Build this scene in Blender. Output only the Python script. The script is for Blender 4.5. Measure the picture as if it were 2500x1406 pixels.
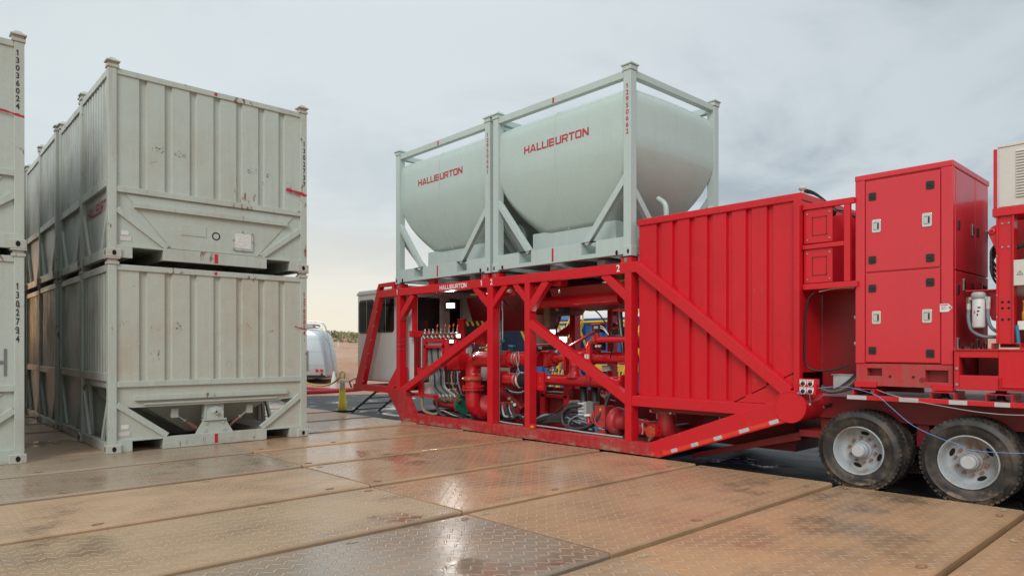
import bpy, bmesh, math, random
from mathutils import Vector, Matrix
random.seed(7)
S = bpy.context.scene
C = S.collection
for o in list(bpy.data.objects): bpy.data.objects.remove(o)

# ------------------------------------------------------------------ camera
# world axes: X runs along the container fronts, Y along the red trailer; camera 1.8 m above the mats
A0 = math.atan(1825/1671)
FX, FY = math.cos(A0), math.sin(A0)
RX, RY = FY, -FX
F, CXP, YH, HC = 1671.0, 1250.0, 848.0, 1.8
cam = bpy.data.cameras.new('camera'); camo = bpy.data.objects.new('camera', cam); C.objects.link(camo)
camo.location = (0, 0, HC)
camo.rotation_euler = (math.radians(90), 0, A0 - math.radians(90))
cam.sensor_width = 36; cam.lens = 36*F/2500; cam.shift_y = 145/2500
cam.clip_start = .1; cam.clip_end = 3000
S.camera = camo
S.render.resolution_x, S.render.resolution_y = 1024, 575

def ray(px, py):
    u = (px-CXP)/F; return FX+u*RX, FY+u*RY, (YH-py)/F
def at(px, py, X):          # point of the plane X = const
    d = ray(px, py); t = X/d[0]; return Vector((X, d[1]*t, HC+d[2]*t))
def aty(px, py, Y):         # point of the plane Y = const
    d = ray(px, py); t = Y/d[1]; return Vector((d[0]*t, Y, HC+d[2]*t))
def gnd(px, py, z=0.):
    d = ray(px, py); t = (z-HC)/d[2]; return Vector((d[0]*t, d[1]*t, z))
def deep(px, py, dist):
    d = ray(px, py); return Vector((d[0]*dist, d[1]*dist, HC+d[2]*dist))

# ------------------------------------------------------------------ world: overcast evening sky
W = bpy.data.worlds.new('World'); S.world = W; W.use_nodes = True
nt = W.node_tree; nt.nodes.clear()
def N(t, kind, **kw):
    n = t.nodes.new(kind)
    for k, v in kw.items():
        if k.startswith('i_'):
            key = k[2:]; key = int(key) if key.isdigit() else key.replace('_', ' ')
            n.inputs[key].default_value = v
        else: setattr(n, k, v)
    return n
def L(t, a, b): t.links.new(a, b)
def math_(t, op, a, b=None, c=None, clamp=False):
    n = t.nodes.new('ShaderNodeMath'); n.operation = op; n.use_clamp = clamp
    for i, v in enumerate((a, b, c)):
        if v is None: continue
        if isinstance(v, (int, float)): n.inputs[i].default_value = v
        else: t.links.new(v, n.inputs[i])
    return n.outputs[0]
def mixc(t, f, a, b, mode='MIX'):
    n = t.nodes.new('ShaderNodeMix'); n.data_type = 'RGBA'; n.blend_type = mode
    for s, v in ((n.inputs[0], f), (n.inputs[6], a), (n.inputs[7], b)):
        if isinstance(v, (int, float)): s.default_value = v
        elif isinstance(v, tuple): s.default_value = (*v, 1) if len(v) == 3 else v
        else: t.links.new(v, s)
    return n.outputs[2]
def ramp(t, v, a, b, va=0., vb=1., smooth=True):
    n = t.nodes.new('ShaderNodeMapRange'); n.interpolation_type = 'SMOOTHSTEP' if smooth else 'LINEAR'
    t.links.new(v, n.inputs[0])
    for i, x in zip((1, 2, 3, 4), (a, b, va, vb)): n.inputs[i].default_value = x
    return n.outputs[0]
SUN_AZ = math.atan2(-.56, -.83)      # direction towards the brightest part of the cloud deck (x, y)
SUN_EL = math.radians(36)
sky = N(nt, 'ShaderNodeTexSky', sky_type='NISHITA', sun_disc=False, sun_elevation=SUN_EL, sun_rotation=math.pi/2-SUN_AZ)
tc = N(nt, 'ShaderNodeTexCoord'); sep = N(nt, 'ShaderNodeSeparateXYZ'); L(nt, tc.outputs['Generated'], sep.inputs[0])
zc = math_(nt, 'MAXIMUM', sep.outputs[2], 0.)
# clouds: noise on a flat cloud deck
dn = math_(nt, 'ADD', zc, .22)
cmb = N(nt, 'ShaderNodeCombineXYZ'); L(nt, math_(nt, 'DIVIDE', sep.outputs[0], dn), cmb.inputs[0]); L(nt, math_(nt, 'DIVIDE', sep.outputs[1], dn), cmb.inputs[1])
cn = N(nt, 'ShaderNodeTexNoise', i_Scale=1.25, i_Detail=7., i_Roughness=.55, i_Distortion=.5); L(nt, cmb.outputs[0], cn.inputs['Vector'])
cl = ramp(nt, cn.outputs[0], .40, .66)
cl_base = cl
# evening glow low in the west (towards -x, +y)
gd = N(nt, 'ShaderNodeVectorMath', operation='DOT_PRODUCT'); L(nt, tc.outputs['Generated'], gd.inputs[0]); gd.inputs[1].default_value = (-.36, .93, .0)
side = ramp(nt, gd.outputs['Value'], -.05, .95)
low = ramp(nt, zc, -.03, .25, 1., 0.)
glow = math_(nt, 'MULTIPLY', side, low)
hot = math_(nt, 'MULTIPLY', ramp(nt, gd.outputs['Value'], .965, 1.), ramp(nt, zc, .0, .13, 1., 0.))
cl = math_(nt, 'ADD', math_(nt, 'MULTIPLY', cl_base, .8), ramp(nt, gd.outputs['Value'], .5, -.45, 0., .35), clamp=True)
base = mixc(nt, cl, (.605, .665, .69), (.315, .365, .405))
lift = mixc(nt, ramp(nt, gd.outputs['Value'], .0, .85), base, mixc(nt, .3, (.655, .715, .725), base))
warm = mixc(nt, math_(nt, 'MULTIPLY', glow, 1.0), lift, (.90, .775, .59))
warm = mixc(nt, hot, warm, (8., 4.1, 1.3))
zen = mixc(nt, ramp(nt, zc, .4, 1.), warm, mixc(nt, 1., warm, (2.1, 2.1, 2.1), 'MULTIPLY'))
nsk = mixc(nt, 1., sky.outputs[0], (.1, .1, .1), 'MULTIPLY')
fin = mixc(nt, .93, nsk, zen)
bg = N(nt, 'ShaderNodeBackground', i_Strength=1.0); L(nt, fin, bg.inputs[0])
wo = N(nt, 'ShaderNodeOutputWorld'); L(nt, bg.outputs[0], wo.inputs[0])

sl = bpy.data.lights.new('sun', 'SUN'); sl.energy = 1.5; sl.angle = math.radians(28); sl.color = (1, .965, .92)
so = bpy.data.objects.new('sun', sl); C.objects.link(so)
sd = Vector((math.cos(SUN_AZ)*math.cos(SUN_EL), math.sin(SUN_AZ)*math.cos(SUN_EL), math.sin(SUN_EL)))
so.rotation_euler = sd.to_track_quat('Z', 'Y').to_euler(); so.location = sd*40
S.view_settings.view_transform = 'Standard'; S.view_settings.look = 'None'
S.view_settings.exposure = 0.2; S.view_settings.gamma = 1; S.view_settings.use_curve_mapping = False
S.render.engine = 'CYCLES'

# ------------------------------------------------------------------ materials
M = {}
def new_mat(name):
    m = bpy.data.materials.new(name); m.use_nodes = True; t = m.node_tree; t.nodes.clear()
    out = N(t, 'ShaderNodeOutputMaterial'); p = N(t, 'ShaderNodeBsdfPrincipled'); L(t, p.outputs[0], out.inputs[0])
    M[name] = m; return m, t, p
def pos(t, sc=(1, 1, 1), obj=False):
    if obj: s = N(t, 'ShaderNodeTexCoord').outputs['Object']
    else: s = N(t, 'ShaderNodeNewGeometry').outputs['Position']
    mp = N(t, 'ShaderNodeMapping'); mp.inputs['Scale'].default_value = sc; L(t, s, mp.inputs[0]); return mp.outputs[0]
def noise(t, v, scale, detail=4., rough=.55, dist=0.):
    n = N(t, 'ShaderNodeTexNoise', i_Scale=scale, i_Detail=detail, i_Roughness=rough, i_Distortion=dist); L(t, v, n.inputs['Vector']); return n.outputs[0]
def paint(name, col, rough=.4, metal=0., dirt=(.2, .15, .1), dirt_amt=.25, streak=.2, rust=0., bump=.0, coat=0., spec=.5, dscale=1., mud=0.):
    m, t, p = new_mat(name)
    v = pos(t)
    d1 = ramp(t, noise(t, v, 1.1*dscale, 6, .6), .42, .78)
    d2 = ramp(t, noise(t, pos(t, (7, 7, .45)), 1.3*dscale, 5, .6), .45, .8)
    fac = math_(t, 'ADD', math_(t, 'MULTIPLY', d1, dirt_amt), math_(t, 'MULTIPLY', d2, streak), clamp=True)
    c = mixc(t, fac, col, dirt)
    fine = noise(t, v, 22*dscale, 4, .6)
    c = mixc(t, 1., c, mixc(t, fine, (.9, .9, .9), (1.08, 1.08, 1.08)), 'MULTIPLY')
    r = math_(t, 'ADD', math_(t, 'MULTIPLY', fac, .35), math_(t, 'ADD', math_(t, 'MULTIPLY', fine, .12), rough-.06), clamp=True)
    if rust > 0:
        a = noise(t, pos(t, (14, 14, 5)), 1., 8, .68); b = noise(t, v, 1.7, 3)
        rm = ramp(t, math_(t, 'ADD', a, math_(t, 'MULTIPLY', math_(t, 'SUBTRACT', b, .5), .9)), .79-rust*.22, .84-rust*.2)
        c = mixc(t, rm, c, mixc(t, fine, (.13, .055, .03), (.34, .19, .12)))
        r = math_(t, 'MAXIMUM', r, math_(t, 'MULTIPLY', rm, .85))
    if mud > 0:                                   # splashes of dried mud low down
        sz = N(t, 'ShaderNodeSeparateXYZ'); L(t, N(t, 'ShaderNodeNewGeometry').outputs['Position'], sz.inputs[0])
        mm = math_(t, 'ADD', noise(t, pos(t, (1, 1, 1.6)), 5., 7, .68), math_(t, 'MULTIPLY', math_(t, 'SUBTRACT', .06, sz.outputs[2]), 1.1))
        mm = math_(t, 'MULTIPLY', ramp(t, mm, .47, .66), .75*mud)
        c = mixc(t, mm, c, mixc(t, fine, (.26, .165, .11), (.42, .29, .20))); r = math_(t, 'MAXIMUM', r, math_(t, 'MULTIPLY', mm, .9))
    L(t, c, p.inputs['Base Color']); L(t, r, p.inputs['Roughness'])
    p.inputs['Metallic'].default_value = metal; p.inputs['Specular IOR Level'].default_value = spec
    if coat: p.inputs['Coat Weight'].default_value = coat; p.inputs['Coat Roughness'].default_value = .12
    if bump:
        bp = N(t, 'ShaderNodeBump', i_Strength=bump, i_Distance=.02); L(t, noise(t, v, 3.2, 3), bp.inputs['Height']); L(t, bp.outputs[0], p.inputs['Normal'])
    return m
def plain(name, col, rough=.5, metal=0., emit=None, es=0., var=.15, spec=.5):
    m, t, p = new_mat(name)
    f = noise(t, pos(t), 9., 5, .6)
    c = mixc(t, 1., col, mixc(t, f, (1-var,)*3, (1+var,)*3), 'MULTIPLY')
    L(t, c, p.inputs['Base Color']); p.inputs['Roughness'].default_value = rough; p.inputs['Metallic'].default_value = metal
    p.inputs['Specular IOR Level'].default_value = spec
    if emit: p.inputs['Emission Color'].default_value = (*emit, 1); p.inputs['Emission Strength'].default_value = es
    return m
# sand container paint: pale green grey, dusty, chipped
paint('cont', (.475, .53, .47), .38, dirt=(.42, .38, .30), dirt_amt=.4, streak=.3, rust=.12, bump=.45)
paint('cont_low', (.485, .51, .435), .36, dirt=(.45, .385, .285), dirt_amt=.65, streak=.4, mud=.5, rust=.15, bump=.5)
paint('cont_frame', (.475, .525, .465), .42, mud=.5, dirt=(.36, .31, .25), dirt_amt=.4, streak=.4, rust=.5, bump=.1)
paint('cont_side', (.47, .50, .455), .29, dirt=(.27, .24, .20), dirt_amt=.45, streak=.4, rust=.12, bump=.02)
paint('casting', (.47, .48, .42), .6, dirt=(.33, .22, .15), dirt_amt=.6, streak=.5, rust=.62)
paint('tankp', (.46, .565, .525), .30, dirt=(.39, .43, .39), dirt_amt=.3, streak=.18, rust=0, bump=.15)
paint('tankf', (.45, .545, .52), .38, dirt=(.42, .41, .36), dirt_amt=.25, streak=.3, rust=0)
paint('red', (.60, .010, .020), .30, dirt=(.44, .03, .03), dirt_amt=.3, streak=.25, coat=.2, bump=.06, spec=.4, rust=.06, mud=.7)
paint('red_pipe', (.58, .009, .016), .26, dirt=(.40, .03, .03), dirt_amt=.4, streak=.25, coat=.5, bump=.05, rust=.05)
paint('red_box', (.60, .009, .019), .31, dirt=(.36, .009, .015), dirt_amt=.4, streak=.3, coat=.15, bump=.35, spec=.4, rust=.03, dscale=.75)
paint('red_base', (.42, .012, .02), .48, mud=1., dirt=(.36, .16, .12), dirt_amt=.7, streak=.35, coat=.1)
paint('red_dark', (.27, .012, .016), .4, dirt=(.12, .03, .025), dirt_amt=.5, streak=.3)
paint('red_cab', (.62, .022, .036), .30, dirt=(.52, .03, .04), dirt_amt=.25, streak=.2, coat=.4, bump=.05)
paint('red_dusty', (.50, .02, .03), .5, dirt=(.25, .12, .09), dirt_amt=.7, streak=.5)
paint('orange', (.46, .06, .025), .5, dirt=(.3, .06, .03), dirt_amt=.4)
paint('greyst', (.42, .43, .42), .38, dirt=(.3, .28, .25), dirt_amt=.4, streak=.5)
paint('whitep', (.62, .63, .63), .35, dirt=(.45, .43, .4), dirt_amt=.3, streak=.35)
paint('whitebox', (.62, .60, .55), .5, dirt=(.45, .40, .33), dirt_amt=.35, streak=.3)
paint('blue', (.015, .085, .28), .45, dirt=(.02, .06, .15), dirt_amt=.4, streak=.4)
paint('navy', (.012, .02, .045), .5, dirt=(.04, .05, .07), dirt_amt=.4)
paint('yellow', (.62, .40, .03), .5, dirt=(.4, .28, .08), dirt_amt=.4)
paint('yellowpl', (.72, .52, .02), .45, dirt=(.4, .3, .1), dirt_amt=.3)
paint('alu', (.62, .68, .70), .36, metal=.5, dirt=(.5, .5, .5), dirt_amt=.3, streak=.4, bump=.1)
paint('rubber', (.018, .017, .016), .5, mud=.8, dirt=(.15, .115, .088), dirt_amt=.85, streak=.1, dscale=4)
paint('rim', (.38, .415, .43), .45, dirt=(.23, .165, .11), dirt_amt=1.2, streak=.4, rust=.12, dscale=3)
plain('black', (.012, .012, .013), .45)
plain('blackpl', (.02, .02, .021), .35)
plain('hole', (.006, .006, .006), .9)
plain('hose', (.035, .037, .04), .5, var=.3)
plain('hose_blue', (.17, .23, .27), .55, var=.3)
plain('hose_tan', (.30, .24, .15), .6, var=.3)
plain('steel', (.42, .41, .38), .35, .85)
plain('chrome', (.70, .70, .68), .18, .95)
plain('brass', (.28, .22, .13), .4, .8)
plain('green', (.02, .16, .11), .4)
plain('teal', (.03, .20, .28), .3)
plain('orangepl', (.8, .12, .02), .5)
plain('bluecable', (.13, .30, .58), .5)
plain('bluepipe', (.02, .20, .30), .45)
plain('redhose', (.38, .02, .035), .55, var=.3)
plain('txt_red', (.45, .03, .045), .5)
plain('txt_redf', (.33, .09, .10), .55)
plain('txt_black', (.03, .03, .035), .6)
plain('txt_white', (.75, .75, .75), .5)
plain('silver', (.55, .56, .57), .3, .3)
plain('tape_red', (.72, .05, .02), .35)
plain('label', (.70, .70, .68), .5)
plain('spray_green', (.33, .52, .36), .7)
plain('spray_red', (.45, .02, .05), .7)
plain('spray_dark', (.17, .18, .18), .7)
plain('stainless', (.26, .26, .25), .4, .4)
plain('lens_red', (.5, .02, .03), .25)
plain('lens_amber', (.8, .25, .02), .3)
plain('bristle', (.16, .11, .06), .9, var=.4)
plain('oxide', (.28, .12, .08), .6)
plain('lamp', (1, 1, 1), .4, emit=(1, .98, .93), es=10.)
plain('lamp_dim', (1, 1, 1), .4, emit=(1, .98, .93), es=6.)
plain('lamp_small', (1, 1, 1), .4, emit=(1, .97, .90), es=5.)
plain('lamp_strip', (1, 1, 1), .4, emit=(1, .98, .94), es=2.2)
m, t, p = new_mat('glass'); p.inputs['Base Color'].default_value = (.012, .013, .014, 1); p.inputs['Roughness'].default_value = .06
f = noise(t, pos(t), 2.2, 4); L(t, ramp(t, f, .3, .8, .03, .16), p.inputs['Roughness'])
# sheet foil of the hatch
m, t, p = new_mat('foil'); f = noise(t, pos(t), 14, 3, .6, 1.); L(t, mixc(t, f, (.55, .54, .5), (.8, .8, .77)), p.inputs['Base Color']); p.inputs['Roughness'].default_value = .3
bp = N(t, 'ShaderNodeBump', i_Strength=.8, i_Distance=.02); L(t, f, bp.inputs['Height']); L(t, bp.outputs[0], p.inputs['Normal'])

# composite mats: moulded zigzag tread, mud film, standing water
m, t, p = new_mat('mat')
oc = N(t, 'ShaderNodeTexCoord').outputs['Object']; sp = N(t, 'ShaderNodeSeparateXYZ'); L(t, oc, sp.inputs[0])
wv = pos(t)
tri = math_(t, 'PINGPONG', math_(t, 'MULTIPLY', sp.outputs[0], 1/.075), 1.)
vy = math_(t, 'FRACT', math_(t, 'MULTIPLY', sp.outputs[1], 1/.15))
line = math_(t, 'ADD', math_(t, 'MULTIPLY', tri, .62), .19)
zz = ramp(t, math_(t, 'ABSOLUTE', math_(t, 'SUBTRACT', vy, line)), .06, .13, 1., 0.)
tr2 = math_(t, 'ABSOLUTE', math_(t, 'SUBTRACT', math_(t, 'FRACT', math_(t, 'MULTIPLY', sp.outputs[0], 1/.15)), .5))
gap = ramp(t, math_(t, 'ABSOLUTE', math_(t, 'SUBTRACT', tr2, .25)), .19, .24, 1., .0)
h = math_(t, 'MULTIPLY', zz, gap)
mpo = N(t, 'ShaderNodeMapping'); mpo.inputs['Location'].default_value = (7.3, 2.6, 0); L(t, wv, mpo.inputs[0])
big = noise(t, mpo.outputs[0], .42, 5, .55, .3)
mid = noise(t, wv, 1.6, 6, .6)
fine = noise(t, wv, 28, 4, .65)
wear = ramp(t, noise(t, wv, .8, 4, .6), .35, .7)                     # where mud has filled the tread
vis = math_(t, 'ADD', math_(t, 'MULTIPLY', wear, .58), .42)
h = math_(t, 'MULTIPLY', h, vis)
pud = ramp(t, math_(t, 'ADD', big, math_(t, 'MULTIPLY', math_(t, 'SUBTRACT', mid, .5), .5)), .56, .72)
oi = N(t, 'ShaderNodeObjectInfo')
c = mixc(t, ramp(t, mid, .35, .72), oi.outputs['Color'], mixc(t, .6, oi.outputs['Color'], (.48, .31, .18)))
c = mixc(t, math_(t, 'MULTIPLY', ramp(t, noise(t, pos(t, (.7, 1.6, 1)), 1.3, 5, .6), .5, .75), .5), c, (.22, .165, .12))
c = mixc(t, math_(t, 'MULTIPLY', h, .72), mixc(t, math_(t, 'MULTIPLY', vis, .5), c, (.17, .11, .068)), (.66, .48, .325))
c = mixc(t, 1., c, mixc(t, fine, (.82, .82, .82), (1.15, 1.15, 1.15)), 'MULTIPLY')
c = mixc(t, math_(t, 'MULTIPLY', pud, .38), c, (.16, .12, .09))
damp = ramp(t, noise(t, wv, .55, 4, .55, .2), .35, .7)
r = math_(t, 'ADD', math_(t, 'MULTIPLY', fine, .12), math_(t, 'ADD', math_(t, 'MULTIPLY', damp, -.2), .44))
r = math_(t, 'MULTIPLY', r, math_(t, 'SUBTRACT', 1., math_(t, 'MULTIPLY', pud, .88)))
r = math_(t, 'MULTIPLY', r, math_(t, 'ADD', math_(t, 'MULTIPLY', oi.outputs['Alpha'], .6), .4))
L(t, c, p.inputs['Base Color']); L(t, math_(t, 'MAXIMUM', r, .035), p.inputs['Roughness'])
hh = math_(t, 'ADD', math_(t, 'MULTIPLY', h, 1.), math_(t, 'MULTIPLY', fine, .14))
hh = math_(t, 'MULTIPLY', hh, math_(t, 'SUBTRACT', 1., math_(t, 'MULTIPLY', pud, .93)))
L(t, math_(t, 'ADD', math_(t, 'MULTIPLY', pud, .3), math_(t, 'ADD', math_(t, 'MULTIPLY', oi.outputs['Alpha'], -.3), .55)), p.inputs['Specular IOR Level'])
bp = N(t, 'ShaderNodeBump', i_Strength=1., i_Distance=.009); L(t, hh, bp.inputs['Height']); L(t, bp.outputs[0], p.inputs['Normal'])
# black plastic liner with water lying on it
m, t, p = new_mat('liner'); wv = pos(t)
n1 = noise(t, wv, .9, 5, .6, .6); n2 = noise(t, pos(t, (1, .5, 1)), 2.6, 6, .6, .8)
w = ramp(t, n1, .56, .62)
L(t, mixc(t, ramp(t, n2, .4, .7), (.010, .010, .011), (.032, .030, .029)), p.inputs['Base Color'])
L(t, math_(t, 'SUBTRACT', math_(t, 'ADD', math_(t, 'MULTIPLY', n2, .3), .38), math_(t, 'MULTIPLY', w, .45), clamp=True), p.inputs['Roughness']); p.inputs['Specular IOR Level'].default_value = .3
bp = N(t, 'ShaderNodeBump', i_Strength=.5, i_Distance=.05); L(t, math_(t, 'MULTIPLY', n2, math_(t, 'SUBTRACT', 1., w)), bp.inputs['Height']); L(t, bp.outputs[0], p.inputs['Normal'])
# red desert sand
m, t, p = new_mat('sand'); wv = pos(t)
n1 = noise(t, wv, .25, 6, .6); n2 = noise(t, wv, 2.2, 7, .7)
c = mixc(t, ramp(t, n1, .35, .7), (.40, .21, .125), (.47, .30, .21)); c = mixc(t, math_(t, 'MULTIPLY', ramp(t, n2, .5, .72), .7), c, (.56, .45, .36))
L(t, c, p.inputs['Base Color']); p.inputs['Roughness'].default_value = .95
bp = N(t, 'ShaderNodeBump', i_Strength=.8, i_Distance=.15); L(t, n2, bp.inputs['Height']); L(t, bp.outputs[0], p.inputs['Normal'])
m, t, p = new_mat('scrub'); f = noise(t, pos(t), .35, 4); f2 = noise(t, pos(t), 2.5, 2)
c = mixc(t, ramp(t, f, .4, .62), (.19, .19, .09), (.33, .29, .18)); L(t, mixc(t, 1., c, mixc(t, f2, (.6,)*3, (1.4,)*3), 'MULTIPLY'), p.inputs['Base Color']); p.inputs['Roughness'].default_value = .9

# ------------------------------------------------------------------ mesh helpers
OFF = {}
class MB:
    def __init__(s): s.v = []; s.f = []; s.sm = []
    def add(s, vs, fs, sm=False):
        b = len(s.v); s.v += [tuple(x) for x in vs]; s.f += [tuple(i+b for i in f) for f in fs]; s.sm += [sm]*len(fs); return s
    def box(s, x0, x1, y0, y1, z0, z1):
        vs = [(x, y, z) for x in (x0, x1) for y in (y0, y1) for z in (z0, z1)]
        return s.add(vs, [(0, 1, 3, 2), (4, 6, 7, 5), (0, 4, 5, 1), (2, 3, 7, 6), (0, 2, 6, 4), (1, 5, 7, 3)])
    def beam(s, p, q, w, h, ref=(1, 0, 0)):      # w is measured along ref
        p, q = Vector(p), Vector(q); d = (q-p).normalized(); r = Vector(ref); r = (r-d*r.dot(d)).normalized(); u = d.cross(r)
        vs = [c+r*a*w/2+u*b*h/2 for c in (p, q) for a, b in ((-1, -1), (1, -1), (1, 1), (-1, 1))]
        return s.add(vs, [(3, 2, 1, 0), (4, 5, 6, 7), (0, 1, 5, 4), (1, 2, 6, 5), (2, 3, 7, 6), (3, 0, 4, 7)])
    def prism(s, poly, axis, a, b):              # polygon in the two other axes, extruded a..b along axis
        n = len(poly)
        def mk(u, v, w): return (w, u, v) if axis == 'x' else ((u, w, v) if axis == 'y' else (u, v, w))
        vs = [mk(u, v, a) for u, v in poly]+[mk(u, v, b) for u, v in poly]
        fs = [tuple(range(n))[::-1], tuple(range(n, 2*n))]+[(i, (i+1) % n, (i+1) % n+n, i+n) for i in range(n)]
        return s.add(vs, fs)
    def tube(s, pts, r, n=10, caps=True, radii=None):
        pts = [Vector(p) for p in pts]; k = len(pts)
        T = [(pts[min(i+1, k-1)]-pts[max(i-1, 0)]).normalized() for i in range(k)]
        u = T[0].orthogonal().normalized(); vs = []
        for i in range(k):
            u = (u-T[i]*u.dot(T[i])).normalized(); w = T[i].cross(u); rr = radii[i] if radii else r
            vs += [pts[i]+(u*math.cos(2*math.pi*j/n)+w*math.sin(2*math.pi*j/n))*rr for j in range(n)]
        fs = [(i*n+j, i*n+(j+1) % n, (i+1)*n+(j+1) % n, (i+1)*n+j) for i in range(k-1) for j in range(n)]
        s.add(vs, fs, True)
        if caps: s.add(vs[:n], [tuple(range(n))[::-1]]); s.add(vs[-n:], [tuple(range(n))])
        return s
    def lathe(s, prof, o, ax, n=28, skip=None, smooth=True):      # prof: (radius, distance along ax)
        o = Vector(o); ax = Vector(ax).normalized(); u = Vector((0, 0, 1)) if abs(ax.z) < .9 else Vector((1, 0, 0)); u = (u-ax*u.dot(ax)).normalized(); w = ax.cross(u)
        vs = [o+ax*d+(u*math.cos(2*math.pi*j/n)+w*math.sin(2*math.pi*j/n))*r for r, d in prof for j in range(n)]
        fs = [(i*n+j, i*n+(j+1) % n, (i+1)*n+(j+1) % n, (i+1)*n+j) for i in range(len(prof)-1) for j in range(n) if not (skip and (i, j) in skip)]
        return s.add(vs, fs, smooth)
    def cyl(s, o, ax, r, l, n=16):
        return s.lathe([(0.0005, 0), (r, 0), (r, l), (.0005, l)], o, ax, n, smooth=False)
    def flange(s, o, ax, r, w, bolts=8, br=.012):
        s.cyl(o, ax, r, w, 22); o = Vector(o); ax = Vector(ax).normalized(); u = ax.orthogonal().normalized(); v = ax.cross(u)
        for k in range(bolts):
            a = 2*math.pi*(k+.3)/bolts; s.cyl(o+(u*math.cos(a)+v*math.sin(a))*r*.86-ax*.022, ax, br, w+.044, 6)
        return s
    def sheet(s, prof, axis, a, b):               # open polyline swept straight a..b along axis
        def mk(u, v, w): return (w, u, v) if axis == 'x' else ((u, w, v) if axis == 'y' else (u, v, w))
        n = len(prof); vs = [mk(u, v, a) for u, v in prof]+[mk(u, v, b) for u, v in prof]
        return s.add(vs, [(i, i+1, i+1+n, i+n) for i in range(n-1)])
    def build(s, name, mat, parent=None, bevel=0., off=None):
        me = bpy.data.meshes.new(name)
        of = off if off is not None else (OFF.get(parent.name, Vector((0, 0, 0))) if parent else Vector((0, 0, 0)))
        me.from_pydata([(x-of[0], y-of[1], z-of[2]) for x, y, z in s.v], [], s.f); me.update()
        me.polygons.foreach_set('use_smooth', s.sm)
        bm = bmesh.new(); bm.from_mesh(me); bmesh.ops.recalc_face_normals(bm, faces=bm.faces); bm.to_mesh(me); bm.free()
        me.materials.append(M[mat]); o = bpy.data.objects.new(name, me); C.objects.link(o)
        if parent: o.parent = parent; OFF[o.name] = of
        if bevel:
            b = o.modifiers.new('bevel', 'BEVEL'); b.width = bevel; b.segments = 2; b.limit_method = 'ANGLE'; b.angle_limit = math.radians(50)
        return o
def thing(name, label, cat, loc, group=None):
    o = bpy.data.objects.new(name, None); C.objects.link(o); o.location = loc; o.empty_display_size = .2
    OFF[o.name] = Vector(loc); return tag(o, label, cat, group)
def tag(o, label, cat, group=None):
    o['label'] = label; o['category'] = cat
    if group: o['group'] = group
    return o
def struct(o): o['kind'] = 'structure'; return o
def inst(src, name, parent, loc=(0, 0, 0)):       # another piece on the same mesh
    o = bpy.data.objects.new(name, src.data); C.objects.link(o); o.parent = parent; o.location = loc
    OFF[o.name] = OFF.get(parent.name, Vector((0, 0, 0)))
    for mm in src.modifiers:
        b = o.modifiers.new('bevel', 'BEVEL'); b.width = mm.width; b.segments = 2; b.limit_method = 'ANGLE'; b.angle_limit = mm.angle_limit
    return o
def copy_tree(o, parent=None, skip=()):
    c = o.copy(); C.objects.link(c); c.parent = parent
    for ch in o.children:
        if ch.name.split('.')[0] not in skip: copy_tree(ch, c, skip)
    return c
def round_path(pts, br, k=6):
    pts = [Vector(p) for p in pts]; out = [pts[0]]
    for i in range(1, len(pts)-1):
        a = pts[i]+(pts[i-1]-pts[i]).normalized()*min(br, (pts[i-1]-pts[i]).length*.49); b = pts[i]+(pts[i+1]-pts[i]).normalized()*min(br, (pts[i+1]-pts[i]).length*.49)
        for j in range(k+1):
            q = j/k; out.append(a*(1-q)**2+pts[i]*2*q*(1-q)+b*q*q)
    out.append(pts[-1]); return out
def spline(pts, k=8):
    pts = [Vector(p) for p in pts]; P = [pts[0]*2-pts[1]]+pts+[pts[-1]*2-pts[-2]]; out = []
    for i in range(1, len(P)-2):
        for j in range(k):
            q = j/k; out.append(.5*((2*P[i])+(P[i+1]-P[i-1])*q+(2*P[i-1]-5*P[i]+4*P[i+1]-P[i+2])*q*q+(3*P[i]-P[i-1]-3*P[i+1]+P[i+2])*q**3))
    out.append(pts[-1]); return out
def text(name, body, mat, parent, o, ux, uy, w, h, bold=.02, line=1., depth=.0015):
    """lettering fitted into a w x h rectangle whose lower left corner is o (world), running along ux, up along uy"""
    cu = bpy.data.curves.new(name, 'FONT'); cu.body = body; cu.offset = bold; cu.extrude = 0.0; cu.align_x = 'CENTER'; cu.space_line = line; cu.resolution_u = 3
    tmp = bpy.data.objects.new(name+'_tmp', cu); C.objects.link(tmp)
    dg = bpy.context.evaluated_depsgraph_get(); me = bpy.data.meshes.new_from_object(tmp.evaluated_get(dg))
    bpy.data.objects.remove(tmp); bpy.data.curves.remove(cu)
    xs = [v.co.x for v in me.vertices]; ys = [v.co.y for v in me.vertices]
    x0, x1, y0, y1 = min(xs), max(xs), min(ys), max(ys)
    if '1' in body:                               # give every 1 its flag
        bm = bmesh.new(); bm.from_mesh(me)
        for k, ch in enumerate(body.split('\n')):
            if ch == '1':
                tp = y1-k*line; bm.faces.new([bm.verts.new(q) for q in ((-.045, tp-.005, .001), (-.2, tp-.15, .001), (-.2, tp-.27, .001), (-.045, tp-.16, .001))])
        bm.to_mesh(me); bm.free(); x0 = min(x0, -.2)
    o, ux, uy = Vector(o), Vector(ux).normalized(), Vector(uy).normalized(); of = OFF.get(parent.name, Vector((0, 0, 0)))
    for v in me.vertices: v.co = o+ux*((v.co.x-x0)/(x1-x0)*w)+uy*((v.co.y-y0)/(y1-y0)*h)-of
    me.materials.clear(); me.materials.append(M[mat]); me.name = name
    ob = bpy.data.objects.new(name, me); C.objects.link(ob); ob.parent = parent; OFF[ob.name] = of; return ob
MX = (0, -1, 0)       # reading direction on faces that look towards -x
UP = (0, 0, 1)

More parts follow.
